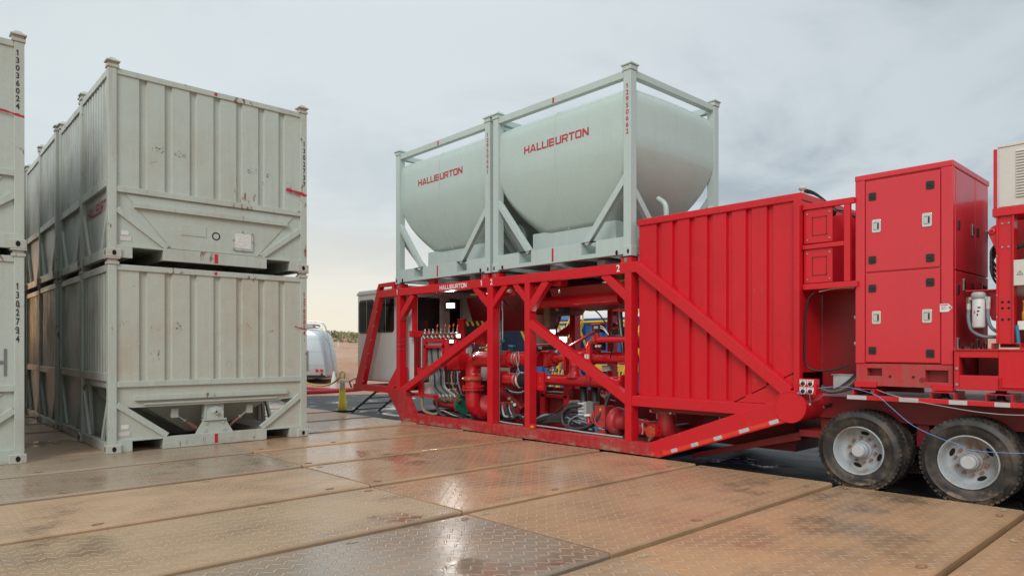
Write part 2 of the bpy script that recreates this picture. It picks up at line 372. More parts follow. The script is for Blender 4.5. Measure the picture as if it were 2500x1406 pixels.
# extended block capitals drawn as strokes (letter height 1)
def _ring(w, parts='tblr', tx=.27, ty=.2, c=.16, y0=0., y1=1., x0=0.):
    o = [(x0+c, y0), (w-c, y0), (w, y0+c), (w, y1-c), (w-c, y1), (x0+c, y1), (x0, y1-c), (x0, y0+c)]
    i = [(x0+tx+.03, y0+ty), (w-tx-.03, y0+ty), (w-tx, y0+ty+.03), (w-tx, y1-ty-.03), (w-tx-.03, y1-ty), (x0+tx+.03, y1-ty), (x0+tx, y1-ty-.03), (x0+tx, y0+ty+.03)]
    return [[o[k], o[(k+1) % 8], i[(k+1) % 8], i[k]] for k in range(8)]
def _r(a, b, c, d): return [(a, b), (c, b), (c, d), (a, d)]
def glyph(ch):
    t_ = .27
    if ch == 'H': return 1.18, [_r(0, 0, t_, 1), _r(1.18-t_, 0, 1.18, 1), _r(t_, .39, 1.18-t_, .6)]
    if ch == 'A': return 1.3, [[(0, 0), (.29, 0), (.65, .8), (.5, 1)], [(1.3, 0), (.8, 1), (.65, .8), (1.01, 0)], [(.5, 1), (.65, .8), (.8, 1)], [(.37, .18), (.93, .18), (.85, .36), (.45, .36)]]
    if ch == 'L': return .98, [_r(0, 0, t_, 1), _r(t_, 0, .98, .21)]
    if ch == 'I': return t_, [_r(0, 0, t_, 1)]
    if ch == 'B': return 1.18, [_r(0, 0, t_, 1), _r(t_, 0, .95, .2), _r(t_, .41, .95, .6), _r(t_, .8, .95, 1), [(.95, 0), (1.18, .12), (1.18, .42), (.95, .2)], [(.95, .2), (1.18, .42), (1.08, .5), (.95, .41)], [(.95, .41), (1.08, .5), (1.15, .6), (.95, .6)], [(.95, .6), (1.15, .6), (1.15, .88), (.95, .8)], [(.95, .8), (1.15, .88), (1.0, 1), (.95, 1)]]
    if ch == 'U': q = _ring(1.18); return 1.18, [q[0], q[1], [(.91, .23), (1.18, .16), (1.18, 1), (.91, 1)], [(0, .16), (.27, .23), (.27, 1), (0, 1)], q[7]]
    if ch == 'R': return 1.2, [_r(0, 0, t_, 1), _r(t_, .36, .95, .56), _r(t_, .8, .95, 1), [(.95, .36), (1.17, .48), (1.17, .88), (.95, .8)], [(.95, .8), (1.17, .88), (1.04, 1), (.95, 1)], [(.9, 0), (1.2, 0), (.95, .36), (.66, .36)]]
    if ch == 'T': return 1.15, [_r(0, .79, 1.15, 1), _r(.44, 0, .71, .79)]
    if ch == 'O': return 1.22, _ring(1.22)
    return 1.2, [_r(0, 0, t_, 1), _r(.93, 0, 1.2, 1), [(t_, 1), (t_, .62), (.93, 0), (.93, .38)]]
def block_text(name, word, mat, parent, o, ux, uy, w, h):
    o, ux, uy = Vector(o), Vector(ux).normalized(), Vector(uy).normalized(); nrm = ux.cross(uy)
    x = 0; pieces = []
    for ch in word:
        gw, ps = glyph(ch); pieces += [[(a+x, b) for a, b in p] for p in ps]; x += gw+.13
    tot = x-.13; mb = MB()
    for k, p in enumerate(pieces): mb.add([o+ux*(a/tot*w)+uy*(b*h)+nrm*(.0003*(k % 4)) for a, b in p], [tuple(range(len(p)))])
    return mb.build(name, mat, parent)

# ------------------------------------------------------------------ setting: ground, hill, liner, mats
def grid(x0, x1, y0, y1, nx, ny, zf):
    mb = MB(); vs = [(x0+(x1-x0)*i/nx, y0+(y1-y0)*j/ny) for j in range(ny+1) for i in range(nx+1)]
    fs = [(j*(nx+1)+i, j*(nx+1)+i+1, (j+1)*(nx+1)+i+1, (j+1)*(nx+1)+i) for j in range(ny) for i in range(nx)]
    return mb.add([(x, y, zf(x, y)) for x, y in vs], fs, True)
from mathutils import noise as mn
mb = MB(); mb.add([(-900, -900, -.16), (900, -900, -.16), (900, 900, -.16), (-900, 900, -.16)], [(0, 1, 2, 3)])
struct(mb.build('ground', 'sand'))
# churned sand beyond the liner
def zb(x, y):
    e = min(1, max(0, (x-7)/4, (x+6)*0)*1.)*min(1, max(0, (y-25)/10))
    d_ = math.hypot(x, y); t_ = min(1, max(0, (d_-27)/45)); lf = min(1, max(0, (.92-x/y)/.2))
    return -.14+lf*2.05*t_**1.15*(1+.05*mn.noise((x*.05, y*.05, 9)))+e*(.55*(mn.noise((x*.09, y*.09, 1))+.35)+.16*mn.noise((x*.5, y*.5, 4))+.07*mn.noise((x*1.6, y*1.6, 2)))
sb = grid(2, 90, 24, 120, 150, 160, zb).build('sand_berm', 'sand'); struct(sb)
# low scrub ridge around the site
mb = MB(); R0 = [(85, -.3), (105, 1.0), (125, 2.6), (150, 4.2), (185, 5.0), (260, 4.6), (420, 4)]
NA = 120; vs = []
for k in range(NA+1):
    a = math.radians(-25+190*k/NA); w = 1+.22*mn.noise((k*.11, 0, 5))
    for j, (r, z) in enumerate(R0):
        vs.append((r*math.cos(a), r*math.sin(a), z*w+(.5*mn.noise((k*.3, j*.7, 2)) if j else 0)))
nr = len(R0)
mb.add(vs, [(k*nr+j, k*nr+j+1, (k+1)*nr+j+1, (k+1)*nr+j) for k in range(NA) for j in range(nr-1)], True)
struct(mb.build('hill', 'sand'))
def hillz(r, a):
    k = (math.degrees(a)+25)/190*NA; w = 1+.22*mn.noise((k*.11, 0, 5))
    for (r0, z0), (r1, z1) in zip(R0, R0[1:]):
        if r0 <= r <= r1: return (z0+(z1-z0)*(r-r0)/(r1-r0))*w
    return 0
mb = MB(); rnd = random.Random(3)
for i in range(2600):
    a = math.radians(rnd.uniform(28, 72) if i < 3300 else rnd.uniform(-20, 160)); r = rnd.uniform(100, 190)**1.0; z = hillz(r, a)
    s = rnd.uniform(.5, 1.5); cx, cy = r*math.cos(a), r*math.sin(a)
    for q in range(13):
        b = rnd.uniform(0, 6.3); e = rnd.uniform(.1, 1.2); d = Vector((math.cos(b)*math.cos(e), math.sin(b)*math.cos(e), math.sin(e)*.8))
        c = Vector((cx, cy, z))+d*s*rnd.uniform(.4, .9); u = Vector((rnd.uniform(-1, 1), rnd.uniform(-1, 1), rnd.uniform(-1, 1)))*s*.34; w = Vector((rnd.uniform(-1, 1), rnd.uniform(-1, 1), rnd.uniform(.2, 1.2)))*s*.3
        mb.add([c-u, c+w, c+u], [(0, 1, 2)])
sc = mb.build('scrub', 'scrub'); sc['kind'] = 'stuff'; sc['label'] = 'grey green desert scrub covering the far ridge'; sc['category'] = 'scrub'
# black liner
def zl(x, y):
    w = abs(mn.noise((x*.45, y*.3, 3)))*.05+abs(mn.noise((x*1.7, y*1.2, 8)))*.018
    return -.115+w*(1 if x > 9.6 else .3)
struct(grid(8.9, 19, -8, 25.2, 80, 240, zl).build('liner', 'liner'))
# mats
mb = MB(); mb.box(-9.3, 9.28, -1.9, 23.6, -.155, -.125)
mf = struct(mb.build('mat_floor', 'liner'))
YR = [-2.05, -.2, 1.72, 3.80, 5.88, 7.82, 9.80, 11.68, 13.45, 15.5, 17.55, 19.5, 21.5, 23.5]
XC = [-9.25, -4.62, .04, 4.68, 9.30]
def mat_mesh(w, l):
    mb = MB(); b = .02
    mb.box(0, w, 0, l, -.1, 0.)
    return mb
pin_src = hole_src = None
mats = []
def slot_mesh():
    mb = MB(); n = 14
    def ring(a, b, z): return [(a*math.cos(6.2832*k/n), b*math.sin(6.2832*k/n), z) for k in range(n)]
    v = ring(.065, .036, .0035)+ring(.045, .024, .005)+ring(.034, .017, -.008)
    fs = [(r*n+k, r*n+(k+1) % n, (r+1)*n+(k+1) % n, (r+1)*n+k) for r in range(2) for k in range(n)]
    mb.add(v, fs); mb.add(v[2*n:], [tuple(range(n))]); return mb
plain('pin', (.36, .31, .17), .55, var=.4)
rnd = random.Random(11)
for ci in range(4):
    for ri in range(len(YR)-1):
        x0, x1, y0, y1 = XC[ci]+.012, XC[ci+1]-.012, YR[ri]+.034, YR[ri+1]-.034
        yc = (y0+y1)/2
        if ci < 2 and (yc > 16): continue
        mb = MB(); w, l = x1-x0, y1-y0
        # moulded slab with a thin lower lip along one long side
        mb.prism([(0, -.1), (l, -.1), (l, -.022), (l-.012, -.003), (l-.03, 0), (.03, 0), (.012, -.004), (0, -.02)], 'x', 0, w)
        o = mb.build('mat', 'mat', mf, bevel=.006, off=(0, 0, 0))
        tlt = -.009+rnd.uniform(-.002, .002); o.location = (x0, y0, .009+rnd.uniform(-.004, .004)); o.rotation_euler = (tlt, rnd.uniform(-.0018, .0018), rnd.uniform(-.0022, .0022))
        if x0 > 4: col = rnd.choice([(.55, .325, .17), (.58, .35, .19), (.51, .315, .175)])
        else: col = rnd.choice([(.51, .345, .20), (.54, .365, .21), (.47, .33, .20)])
        if ci == 2 and ri == 3: col = (.30, .265, .22)
        if ci == 2 and ri in (5,): col = (.55, .365, .22)
        if ci == 2 and ri in (6, 7): col = (.38, .31, .225)
        wet = {(2, 3): .45, (2, 4): .85, (3, 4): .2, (3, 3): .75, (3, 5): .12, (3, 6): .1, (3, 7): .3, (2, 6): .35, (2, 5): .9, (2, 7): .5, (3, 8): .3}.get((ci, ri), .8)
        o.color = (*col, wet)
        if yc < 14:
            for (fx, fy, hole) in ((.16, .14, 1), (.16, l-.14, 0), (w-.16, .16, 0), (w-.16, l-.16, 1), (w*.34, .12, 1), (w*.68, l-.13, 0), (w-.5, .13, 1)):
                if rnd.random() < .25: continue
                if not hole and pin_src is None: pin_src = q = slot_mesh().build('pin', 'pin', mf, off=(0, 0, 0)); q.parent = o
                elif hole and hole_src is None: hole_src = q = slot_mesh().build('pin', 'oxide', mf, off=(0, 0, 0)); q.parent = o
                else: q = inst(hole_src if hole else pin_src, 'pin', o)
                q.location = (fx+rnd.uniform(-.03, .03), fy, 0.001); q.rotation_euler = (0, 0, rnd.uniform(-.5, .5))

# ------------------------------------------------------------------ sand containers
CW, CD, CH, PITCH = 3.56, 2.27, 3.23, 3.33
def corr(a, b, grooves, y, d, sl):
    pts = [(a, y)]
    for g0, g1 in grooves: pts += [(g0, y), (g0+sl, y+d), (g1-sl, y+d), (g1, y)]
    return pts+[(b, y)]
GR = [(.48, .61), (.89, 1.02), (1.31, 1.44), (1.73, 1.86), (2.15, 2.27), (2.57, 2.70), (2.98, 3.11)]
def container(label, group, loc, open_hopper, wallmat):
    r = thing('sand_container', label, 'container', loc, group); Z0 = Vector((0, 0, 0))
    def B(mb, name, mat, bevel=.006, parent=None): return mb.build(name, mat, parent or r, bevel, off=Z0)
    pw = .13
    # corner posts
    for x in (0, CW-pw):
        for y in (0, CD-pw): B(MB().box(x, x+pw, y, y+pw, .14, CH-.02), 'corner_post', 'cont_frame')
    # castings with oval hole, stacking cones
    for x, sx in ((0, 1), (CW, -1)):
        for y, sy in ((0, 1), (CD, -1)):
            cs = MB(); a, b = (x-.03*sx, x+.2*sx); c, d = (y-.025*sy, y+.18*sy); cs.box(min(a, b), max(a, b), min(c, d), max(c, d), 0.002, .145)
            co = B(cs, 'corner_casting', 'casting', .01)
            hx = x+.085*sx
            poly = [(hx+.032*math.cos(k*.5236), .075+.045*math.sin(k*.5236)) for k in range(12)]
            B(MB().prism(poly, 'y', y-.029*sy, y-.01*sy), 'casting_hole', 'hole', 0, co)
            py = [(y+.08*sy+.028*math.cos(k*.5236), .075+.045*math.sin(k*.5236)) for k in range(12)]
            B(MB().prism(py, 'x', x-.034*sx, x-.01*sx), 'casting_hole', 'hole', 0, co)
            cc = MB(); cx, cy = x+.075*sx, y+.075*sy
            for z0, z1, h0, h1 in ((CH-.02, CH+.03, .09, .09), (CH+.03, CH+.075, .065, .075), (CH+.075, CH+.10, .105, .105), (CH+.10, CH+.16, .085, .035)):
                vs = [(cx+i*h0, cy+j*h0, z0) for i, j in ((-1, -1), (1, -1), (1, 1), (-1, 1))]+[(cx+i*h1, cy+j*h1, z1) for i, j in ((-1, -1), (1, -1), (1, 1), (-1, 1))]
                cc.add(vs, [(3, 2, 1, 0), (4, 5, 6, 7), (0, 1, 5, 4), (1, 2, 6, 5), (2, 3, 7, 6), (3, 0, 4, 7)])
            B(cc, 'stacking_cone', 'casting', .004)
    # rails of the long faces, of the short faces
    for y, s in ((0, 1), (CD, -1)):
        def yb(d0, d1): a, b = y+d0*s, y+d1*s; return min(a, b), max(a, b)
        B(MB().box(pw, CW-pw, *yb(.012, .09), CH-.11, CH-.012), 'top_rail', 'cont_frame')
        B(MB().box(pw, CW-pw, *yb(.008, .1), 1.12, 1.22), 'middle_rail', 'cont_frame')
        B(MB().sheet([(u, y+(.035+v)*s) for u, v in corr(pw, CW-pw, GR, 0, .045, .016)], 'z', 1.21, CH-.1), 'wall_panel', wallmat, 0)
        # bottom rail with two fork pockets
        bt = MB()
        for a, b, z0, z1 in ((pw, .37, 0, .22), (.86, 2.73, 0.004, .22), (3.2, CW-pw, 0, .22), (.37, .86, .185, .22), (2.73, 3.2, .185, .22)): bt.box(a, b, *yb(.006, .09), z0+.004, z1)
        B(bt, 'bottom_rail', 'cont_frame', .004)
        B(MB().box(1.74, 1.80, *yb(.001, .02), .03, .2), 'red_marker', 'lens_red', 0)
        B(MB().box(1.74, 1.79, *yb(.007, .02), CH-.085, CH-.03), 'red_marker', 'lens_red', 0)
        # diagonal braces of the hopper bay, bar, corner plates
        for k, (a, b) in enumerate((((.13, .83), (.93, .24)), ((CW-.13, .83), (CW-.93, .24)))):
            B(MB().beam((a[0], y+.04*s, a[1]), (b[0], y+.04*s, b[1]), .07, .1, (0, 1, 0)), 'diagonal_brace', 'cont_frame', .005)
            sx = 1 if k == 0 else -1
            B(MB().prism([(a[0], .2), (a[0], .85), (b[0], .2)], 'y', *yb(.05, .06)), 'corner_plate', wallmat, 0)
        B(MB().box(.40, 3.15, *yb(-.012, .06), .88, .965), 'bar', 'cont_frame', .004)
        if open_hopper and s == 1:
            B(MB().prism([(pw, 1.13), (pw, .80), (.38, .76), (2.82, .76), (CW-pw, .80), (CW-pw, 1.13)], 'y', *yb(.05, .065)), 'skirt_plate', wallmat, 0)
            B(MB().box(.55, 2.95, *yb(.02, .05), .80, .835), 'lip', 'cont', .003)
        else:
            B(MB().box(pw, CW-pw, *yb(.06, .07), .2, 1.13), 'skirt_plate', wallmat, 0)
            B(MB().prism([(.27, 1.10), (.42, .93), (1.0, .235), (2.56, .235), (3.16, .93), (3.3, 1.10)], 'y', *yb(.045, .062)), 'cover_plate', wallmat, .003)
            if s == 1:
                vt = B(MB().lathe([(.075, .03), (.075, -.004), (.055, -.006), (.05, .012), (.0005, .012)], (1.78, .045, .54), (0, 1, 0), 20), 'vent', 'black', 0)
                B(MB().prism([(1.78+.036*math.cos(k*1.5708), .54+.036*math.sin(k*1.5708)) for k in range(4)], 'y', .048, .054), 'vent_core', 'cont_frame', 0, vt)
                ht = B(MB().prism([(2.08, .33), (2.1, .31), (2.45, .31), (2.47, .33), (2.47, .66), (2.45, .68), (2.1, .68), (2.08, .66)], 'y', .02, .046), 'hatch', 'cont_frame', .004)
                B(MB().box(2.125, 2.425, .0155, .03, .355, .635), 'pane', 'foil', 0, ht)
                for q, (hx, hz) in enumerate(((2.09, .5), (2.46, .5), (2.27, .32), (2.27, .67), (2.1, .34), (2.45, .65))): B(MB().box(hx-.012, hx+.012, .01, .024, hz-.016, hz+.016), 'clip', 'steel', 0, ht)
                B(MB().box(1.16, 1.60, .036, .047, .50, .70), 'blank_plate', wallmat, .002)
                B(MB().box(.20, .32, .044, .052, .40, .47), 'paper_label', 'label', 0); B(MB().box(.18, .36, .042, .052, .30, .37), 'paper_label', 'whitebox', 0)
    if open_hopper:
        B(MB().box(.2, .32, .044, .0505, .40, .47), 'paper_label', 'label', 0); B(MB().box(.16, .34, .042, .0505, .28, .35), 'paper_label', 'whitebox', 0)
    GS = [(.24+k*.205, .24+k*.205+.1) for k in range(9)]
    for x, s in ((0, 1), (CW, -1)):
        def xb(d0, d1): a, b = x+d0*s, x+d1*s; return min(a, b), max(a, b)
        B(MB().box(*xb(.012, .09), pw, CD-pw, CH-.13, CH-.012), 'top_rail', 'cont_side')
        B(MB().box(*xb(.006, .1), pw, CD-pw, 1.22, 1.36), 'middle_rail', 'cont_side')
        B(MB().box(*xb(.006, .1), pw, CD-pw, .006, .17), 'bottom_rail', 'cont_side')
        B(MB().sheet([(x+(.04+v)*s, u) for u, v in corr(pw, CD-pw, GS, 0, .05, .02)], 'z', 1.35, CH-.12), 'wall_panel', 'cont_side', 0)
        if open_hopper:
            B(MB().box(*xb(.05, .07), pw, CD-pw, 1.1, 1.23), 'skirt_plate', 'cont_side', 0)
            for yy, q in ((.42, 1), (CD-.42, -1)):
                B(MB().beam((x+.12*s, yy+.0*q, .15), (x+.12*s, yy-.2*q, 1.12), .06, .08), 'side_frame', 'cont_side', .004)
            B(MB().beam((x+.25*s, CD-.2, 1.0), (x+.3*s, .2, .75), .06, .16), 'side_frame', 'cont_side', .004)
        else:
            B(MB().box(*xb(.075, .085), pw, CD-pw, .16, 1.23), 'side_plate', 'cont_side', 0)
        B(MB().beam((x+.045*s, pw, .95), (x+.045*s, .62, .16), .05, .1), 'diagonal_brace', 'cont_frame', .004)
        B(MB().beam((x+.045*s, CD-pw, .95), (x+.045*s, CD-.62, .16), .05, .1), 'diagonal_brace', 'cont_frame', .004)
    B(MB().box(.05, CW-.05, .05, CD-.05, CH-.07, CH-.05), 'roof', 'cont', 0)
    # hopper: four sloping plates
    hp = MB(); T = [(.1, .1), (CW-.1, .1), (CW-.1, CD-.1), (.1, CD-.1)]; Q = [(1.5, .85), (2.06, .85), (2.06, 1.42), (1.5, 1.42)]
    hp.add([(a, b, 1.1) for a, b in T]+[(a, b, .2) for a, b in Q], [(i, (i+1) % 4, (i+1) % 4+4, i+4) for i in range(4)])
    B(hp, 'hopper', 'cont', 0)
    for x0 in (.37, 2.73):
        fp = MB(); fp.box(x0-.01, x0, .1, CD-.1, .01, .2).box(x0+.49, x0+.5, .1, CD-.1, .01, .2).box(x0-.01, x0+.5, .1, CD-.1, .2, .21)
        B(fp, 'fork_pocket', 'cont_side', 0)
    if open_hopper:
        gt = MB(); gt.prism([(1.42, .2), (2.12, .2), (1.97, .46), (1.57, .46)], 'y', .09, .12)
        g = B(gt, 'gate_bracket', 'cont', .004)
        B(MB().box(1.56, 1.98, .05, .18, .45, .475), 'bracket_shelf', 'cont', .003, g)
        hp2 = [(1.63, .475), (1.93, .475), (1.93, .6), (1.885, .68), (1.78, .71), (1.675, .68), (1.63, .6)]
        B(MB().prism(hp2, 'y', .07, .09), 'bearing_plate', 'cont', .003, g)
        B(MB().lathe([(.055, .1), (.055, -.05), (.03, -.05), (.026, .02), (.0005, .02)], (1.78, .06, .6), (0, 1, 0), 4, smooth=False), 'shaft', 'casting', 0, g)
        B(MB().box(1.6, 1.95, .12, .3, .48, .82), 'gate_box', 'cont', .004, g)
        for bx, bz in ((1.6, .27), (1.94, .27), (1.62, .4), (1.92, .4)): B(MB().cyl((bx, .075, bz), (0, 1, 0), .03, .02, 10), 'bolt', 'cont_frame', 0, g)
        for q in (-1, 1):
            a = Vector((1.78+q*.68, .22, .60)); b = Vector((1.78+q*.16, .2, .20))
            sp = MB(); sp.tube([a, a.lerp(b, .4)], .022, 8); hel = []
            u = (b-a).normalized(); e1 = u.orthogonal().normalized(); e2 = u.cross(e1)
            for k in range(90): hel.append(a.lerp(b, .38+.6*k/89)+(e1*math.cos(k*.8)+e2*math.sin(k*.8))*.032)
            so_ = B(MB().box(a.x-.06, a.x+.06, .17, .24, a.z-.07, a.z+.1), 'spring_bracket', 'casting', .004)
            sp.cyl(a.lerp(b, .33), u, .055, .015, 12); sp.tube([a.lerp(b, .3), b], .014, 6)
            B(sp, 'spring_rod', 'steel', 0, so_); B(MB().tube(hel, .0085, 5), 'spring', 'oxide', 0, so_)
    return r
def cmark(r, loc, number, mat, red_z, dx=0.):
    """stencilled number down the right hand post and a sprayed red dash"""
    OFF[r.name] = Vector(loc)
    h = .92 if mat == 'txt_black' else .86
    text('number', '\n'.join(number), mat, r, (loc[0]+CW-.082+dx, loc[1]-.004, loc[2]+red_z+.1), (1, 0, 0), UP, .05, h, .025, .95)
def dash(r, x0, x1, y, z, mat, name='spray_mark', n=9, t=.03, seed=0):
    rn = random.Random(seed); up = [(x0+(x1-x0)*k/n, z-.06*(k/n)+t*(.3+.5*rn.random())) for k in range(n+1)]; dn_ = [(x0+(x1-x0)*k/n, z-.06*(k/n)-t*(.3+.6*rn.random())) for k in range(n+1)]
    mb = MB(); vs = [(a, y, b) for a, b in up]+[(a, y, b) for a, b in dn_]; mb.add(vs, [(k, k+1, n+2+k, n+1+k) for k in range(n)])
    return mb.build(name, mat, r)
GA = 'sand containers in the long double-stacked row'; GB = 'sand containers in the row cut off by the left frame edge'
X1, Y1 = 2.77, 13.1
low = container('dusty sand container with open hopper bay, bottom of the nearest full stack', GA, (X1, Y1, 0), True, 'cont_low')
upp = container('pale grey ribbed sand container with square foil hatch, on top of the nearest full stack', GA, (X1, Y1, PITCH), False, 'cont')
words = ['second', 'third', 'fourth', 'fifth']
others = []
for k in range(4):
    for lv in (0, 1):
        c = copy_tree(upp); c.location = (X1+(.03, -.02, .02, -.04)[k], Y1+2.35*(k+1), PITCH*lv)
        c['label'] = '%s sand container of the %s stack back in the long row' % (('lower', 'upper')[lv], words[k])
lefts = []
for k in range(5):
    for lv in (0, 1):
        c = copy_tree(upp, skip=('paper_label',)); c.location = (1.6-CW, 13.0+2.35*k, PITCH*lv); c['group'] = GB
        if k == 0: c['label'] = ('lower sand container at the left frame edge with a sprayed black H stroke', 'upper sand container at the left frame edge with black stencilled number')[lv]; lefts.append(c)
        else: c['label'] = 'sand container hidden behind the stack at the left frame edge'
cmark(low, (X1, Y1, 0), '12785854', 'txt_red', 1.95)
cmark(upp, (X1, Y1, PITCH), '1302737', 'txt_black', 1.62)
cmark(lefts[0], (1.6-CW, 13.0, 0), '1302734', 'txt_black', 1.78, -.03)
cmark(lefts[1], (1.6-CW, 13.0, PITCH), '1303602 4'.replace(' ', ''), 'txt_black', 2.06, -.03)
dash(upp, X1+3.12, X1+CW, Y1-.003, PITCH+1.62, 'spray_red', t=.05, seed=1); dash(low, X1+3.3, X1+CW, Y1-.003, 2.22, 'spray_red', t=.02, seed=2)
dash(lefts[1], 1.2, 1.6, 12.997, PITCH+2.12, 'spray_red', t=.03, seed=3)
block_text('lettering', 'HALLIBURTON', 'txt_redf', upp, (X1+.07, Y1+CD-.3, PITCH+.86), MX, UP, 1.85, .21)
text('scrawl', 'H', 'spray_dark', lefts[0], (1.16, 12.998+.03, 1.36), (1, 0, 0), UP, .22, .42, .0)
# worn stencil remains and scuffs on the two near faces
rn = random.Random(5)
def smear(r, loc, x, z, w, h, mat, n):
    mb = MB()
    for k in range(n):
        a = x+rn.uniform(-w, w)/2; b = z+rn.uniform(-h, h)/2; s1 = rn.uniform(.003, .022); s2 = rn.uniform(.003, .011)
        q = [(a+s1*math.cos(t_)*rn.uniform(.5, 1), loc[1]+.0315, b+s2*math.sin(t_)*rn.uniform(.5, 1)) for t_ in (0, 1.05, 2.1, 3.14, 4.2, 5.2)]
        mb.add(q, [tuple(range(6))])
    mb.build('scuff', mat, r)
for (x, z, w, h, mt, n) in ((3.55, 5.28, .18, .1, 'spray_dark', 22), (3.93, 5.27, .24, .12, 'spray_dark', 26), (5.22, 5.2, .2, .1, 'spray_dark', 20), (5.55, 5.17, .14, .1, 'txt_black', 9), (5.98, 5.05, .1, .12, 'oxide', 8), (5.45, 5.02, .06, .1, 'brass', 6), (3.5, 5.05, .2, .05, 'spray_dark', 8)):
    smear(upp, (X1, Y1), x, z, w, h, mt, n)
for (x, z, w, h, mt, n) in ((3.9, 2.18, .1, .14, 'spray_dark', 16), (5.1, 2.2, .3, .16, 'oxide', 12), (3.0, 2.2, .16, .1, 'oxide', 8), (3.5, 2.15, .2, .12, 'oxide', 7), (5.6, 2.15, .12, .14, 'oxide', 6), (4.6, 2.1, .2, .05, 'whitebox', 14), (3.1, 1.85, .3, .05, 'label', 8)):
    smear(low, (X1, Y1), x, z, w, h, mt, n)
for x, ch in ((4.74, 'Q'), (5.12, 'O'), (5.47, 'D'), (5.93, 'G')): text('chalk_letter', ch, 'spray_green', low, (x, Y1+.0315, 1.40), (1, 0, 0), UP, .1, .16, -.028)

# ------------------------------------------------------------------ tank containers on the trailer
def tank_container(label, y1, number):
    """y1: near (small y) end; frame 3.58 long, 2.8 wide"""
    Lx, Ly = 2.80, 3.58; x0, y0, zb = 9.35, y1, 3.38
    r = thing('tank_container', label, 'tank', (x0, y0, zb), 'tank containers standing on the red trailer')
    def B(mb, name, mat='tankf', bevel=.006, parent=None): return mb.build(name, mat, parent or r, bevel)
    pw = .16; xe, ye = x0+Lx, y0+Ly; zt = 6.56
    for x in (x0, xe-pw):
        for y in (y0, ye-pw):
            B(MB().box(x, x+pw, y, y+pw, zb+.12, zt-.02), 'corner_post')
            cx, cy = x+pw/2, y+pw/2; cc = MB()
            for a, b, h0, h1 in ((zt-.02, zt+.06, .095, .095), (zt+.06, zt+.085, .115, .115), (zt+.085, zt+.13, .09, .06), (zt+.13, zt+.165, .05, .02)):
                vs = [(cx+i*h0, cy+j*h0, a) for i, j in ((-1, -1), (1, -1), (1, 1), (-1, 1))]+[(cx+i*h1, cy+j*h1, b) for i, j in ((-1, -1), (1, -1), (1, 1), (-1, 1))]
                cc.add(vs, [(3, 2, 1, 0), (4, 5, 6, 7), (0, 1, 5, 4), (1, 2, 6, 5), (2, 3, 7, 6), (3, 0, 4, 7)])
            B(cc, 'stacking_cone', bevel=.004)
            fx = x-.012 if x == x0 else x; fy = y-.012 if y == y0 else y
            cs = B(MB().box(fx, fx+pw+.012, fy, fy+pw+.012, zb-.02, zb+.16), 'corner_casting', bevel=.01)
            for yy in ((y+.05, y+.3) if y == y0 else (y+.11, y-.14)):
                poly = [(yy+.022*math.cos(k*.5236), zb+.06+.042*math.sin(k*.5236)) for k in range(12)]
                B(MB().prism(poly, 'x', x0-.016, x0-.002), 'casting_hole', 'hole', 0, cs) if x == x0 else None
    for x in (x0+.02, xe-.14): B(MB().box(x, x+.12, y0+pw, ye-pw, zt-.13, zt), 'top_rail')
    for y in (y0+.02, ye-.14): B(MB().box(x0+pw, xe-pw, y, y+.12, zt-.12, zt-.002), 'top_rail')
    for x, s in ((x0, 1), (xe, -1)):
        a, b = sorted((x+.004*s, x+.12*s)); bt = MB()
        for q0, q1, z0, z1 in ((pw, .78, 0, .32), (1.14, 2.44, 0, .32), (2.80, Ly-pw, 0, .32), (.78, 1.14, 0, .09), (.78, 1.14, .3, .32), (2.44, 2.80, 0, .09), (2.44, 2.80, .3, .32)):
            bt.box(a, b, y0+q0, y0+q1, zb+z0+.02, zb+z1)
        B(bt, 'bottom_rail', bevel=.004)
        for q in (.78, 2.44):
            fp = MB(); fp.box(min(a, a+.5*s)+.01, max(b, b+.5*s), y0+q+.002, y0+q+.012, zb+.09, zb+.3)
            fp.box(min(a, a+.5*s)+.01, max(b, b+.5*s), y0+q+.348, y0+q+.358, zb+.09, zb+.3).box(min(a, a+.5*s)+.01, max(b, b+.5*s), y0+q+.004, y0+q+.356, zb+.093, zb+.1)
            B(fp, 'fork_pocket', bevel=0)
        B(MB().box(min(x, x-.004*s), max(x, x-.004*s)+.01, y0+1.83, y0+1.87, zb+.05, zb+.3), 'red_marker', 'lens_red', 0)
        B(MB().box(min(x+.012*s, x+.03*s), max(x+.012*s, x+.03*s), y0+1.83, y0+1.87, zt-.11, zt-.02), 'red_marker', 'lens_red', 0)
        B(MB().beam((x+.07*s, y0+pw*.5, zb+1.42), (x+.07*s, y0+1.05, zb+.3), .1, .12), 'diagonal_brace')
        B(MB().beam((x+.07*s, ye-pw*.5, zb+1.46), (x+.07*s, ye-1.05, zb+.3), .1, .12), 'diagonal_brace')
    for y, s in ((y0, 1), (ye, -1)):
        a, b = sorted((y+.006*s, y+.12*s)); B(MB().box(x0+pw, xe-pw, a, b, zb+.02, zb+.3), 'bottom_rail')
        B(MB().beam((x0+pw*.5, y+.07*s, zb+1.2), (x0+.95, y+.07*s, zb+.28), .1, .12, (0, 1, 0)), 'diagonal_brace')
        B(MB().beam((xe-pw*.5, y+.07*s, zb+1.2), (xe-.95, y+.07*s, zb+.28), .1, .12, (0, 1, 0)), 'diagonal_brace')
    for yy in (y0+.7, y0+1.3, y0+2.2, y0+2.9): B(MB().box(x0+.12, xe-.12, yy, yy+.14, zb+.04, zb+.2), 'cross_member')
    # vessel: rounded rectangle plan, straight upper side, elliptical belly
    cx, cy = x0+Lx/2, y0+Ly/2; rings = []; n = 64
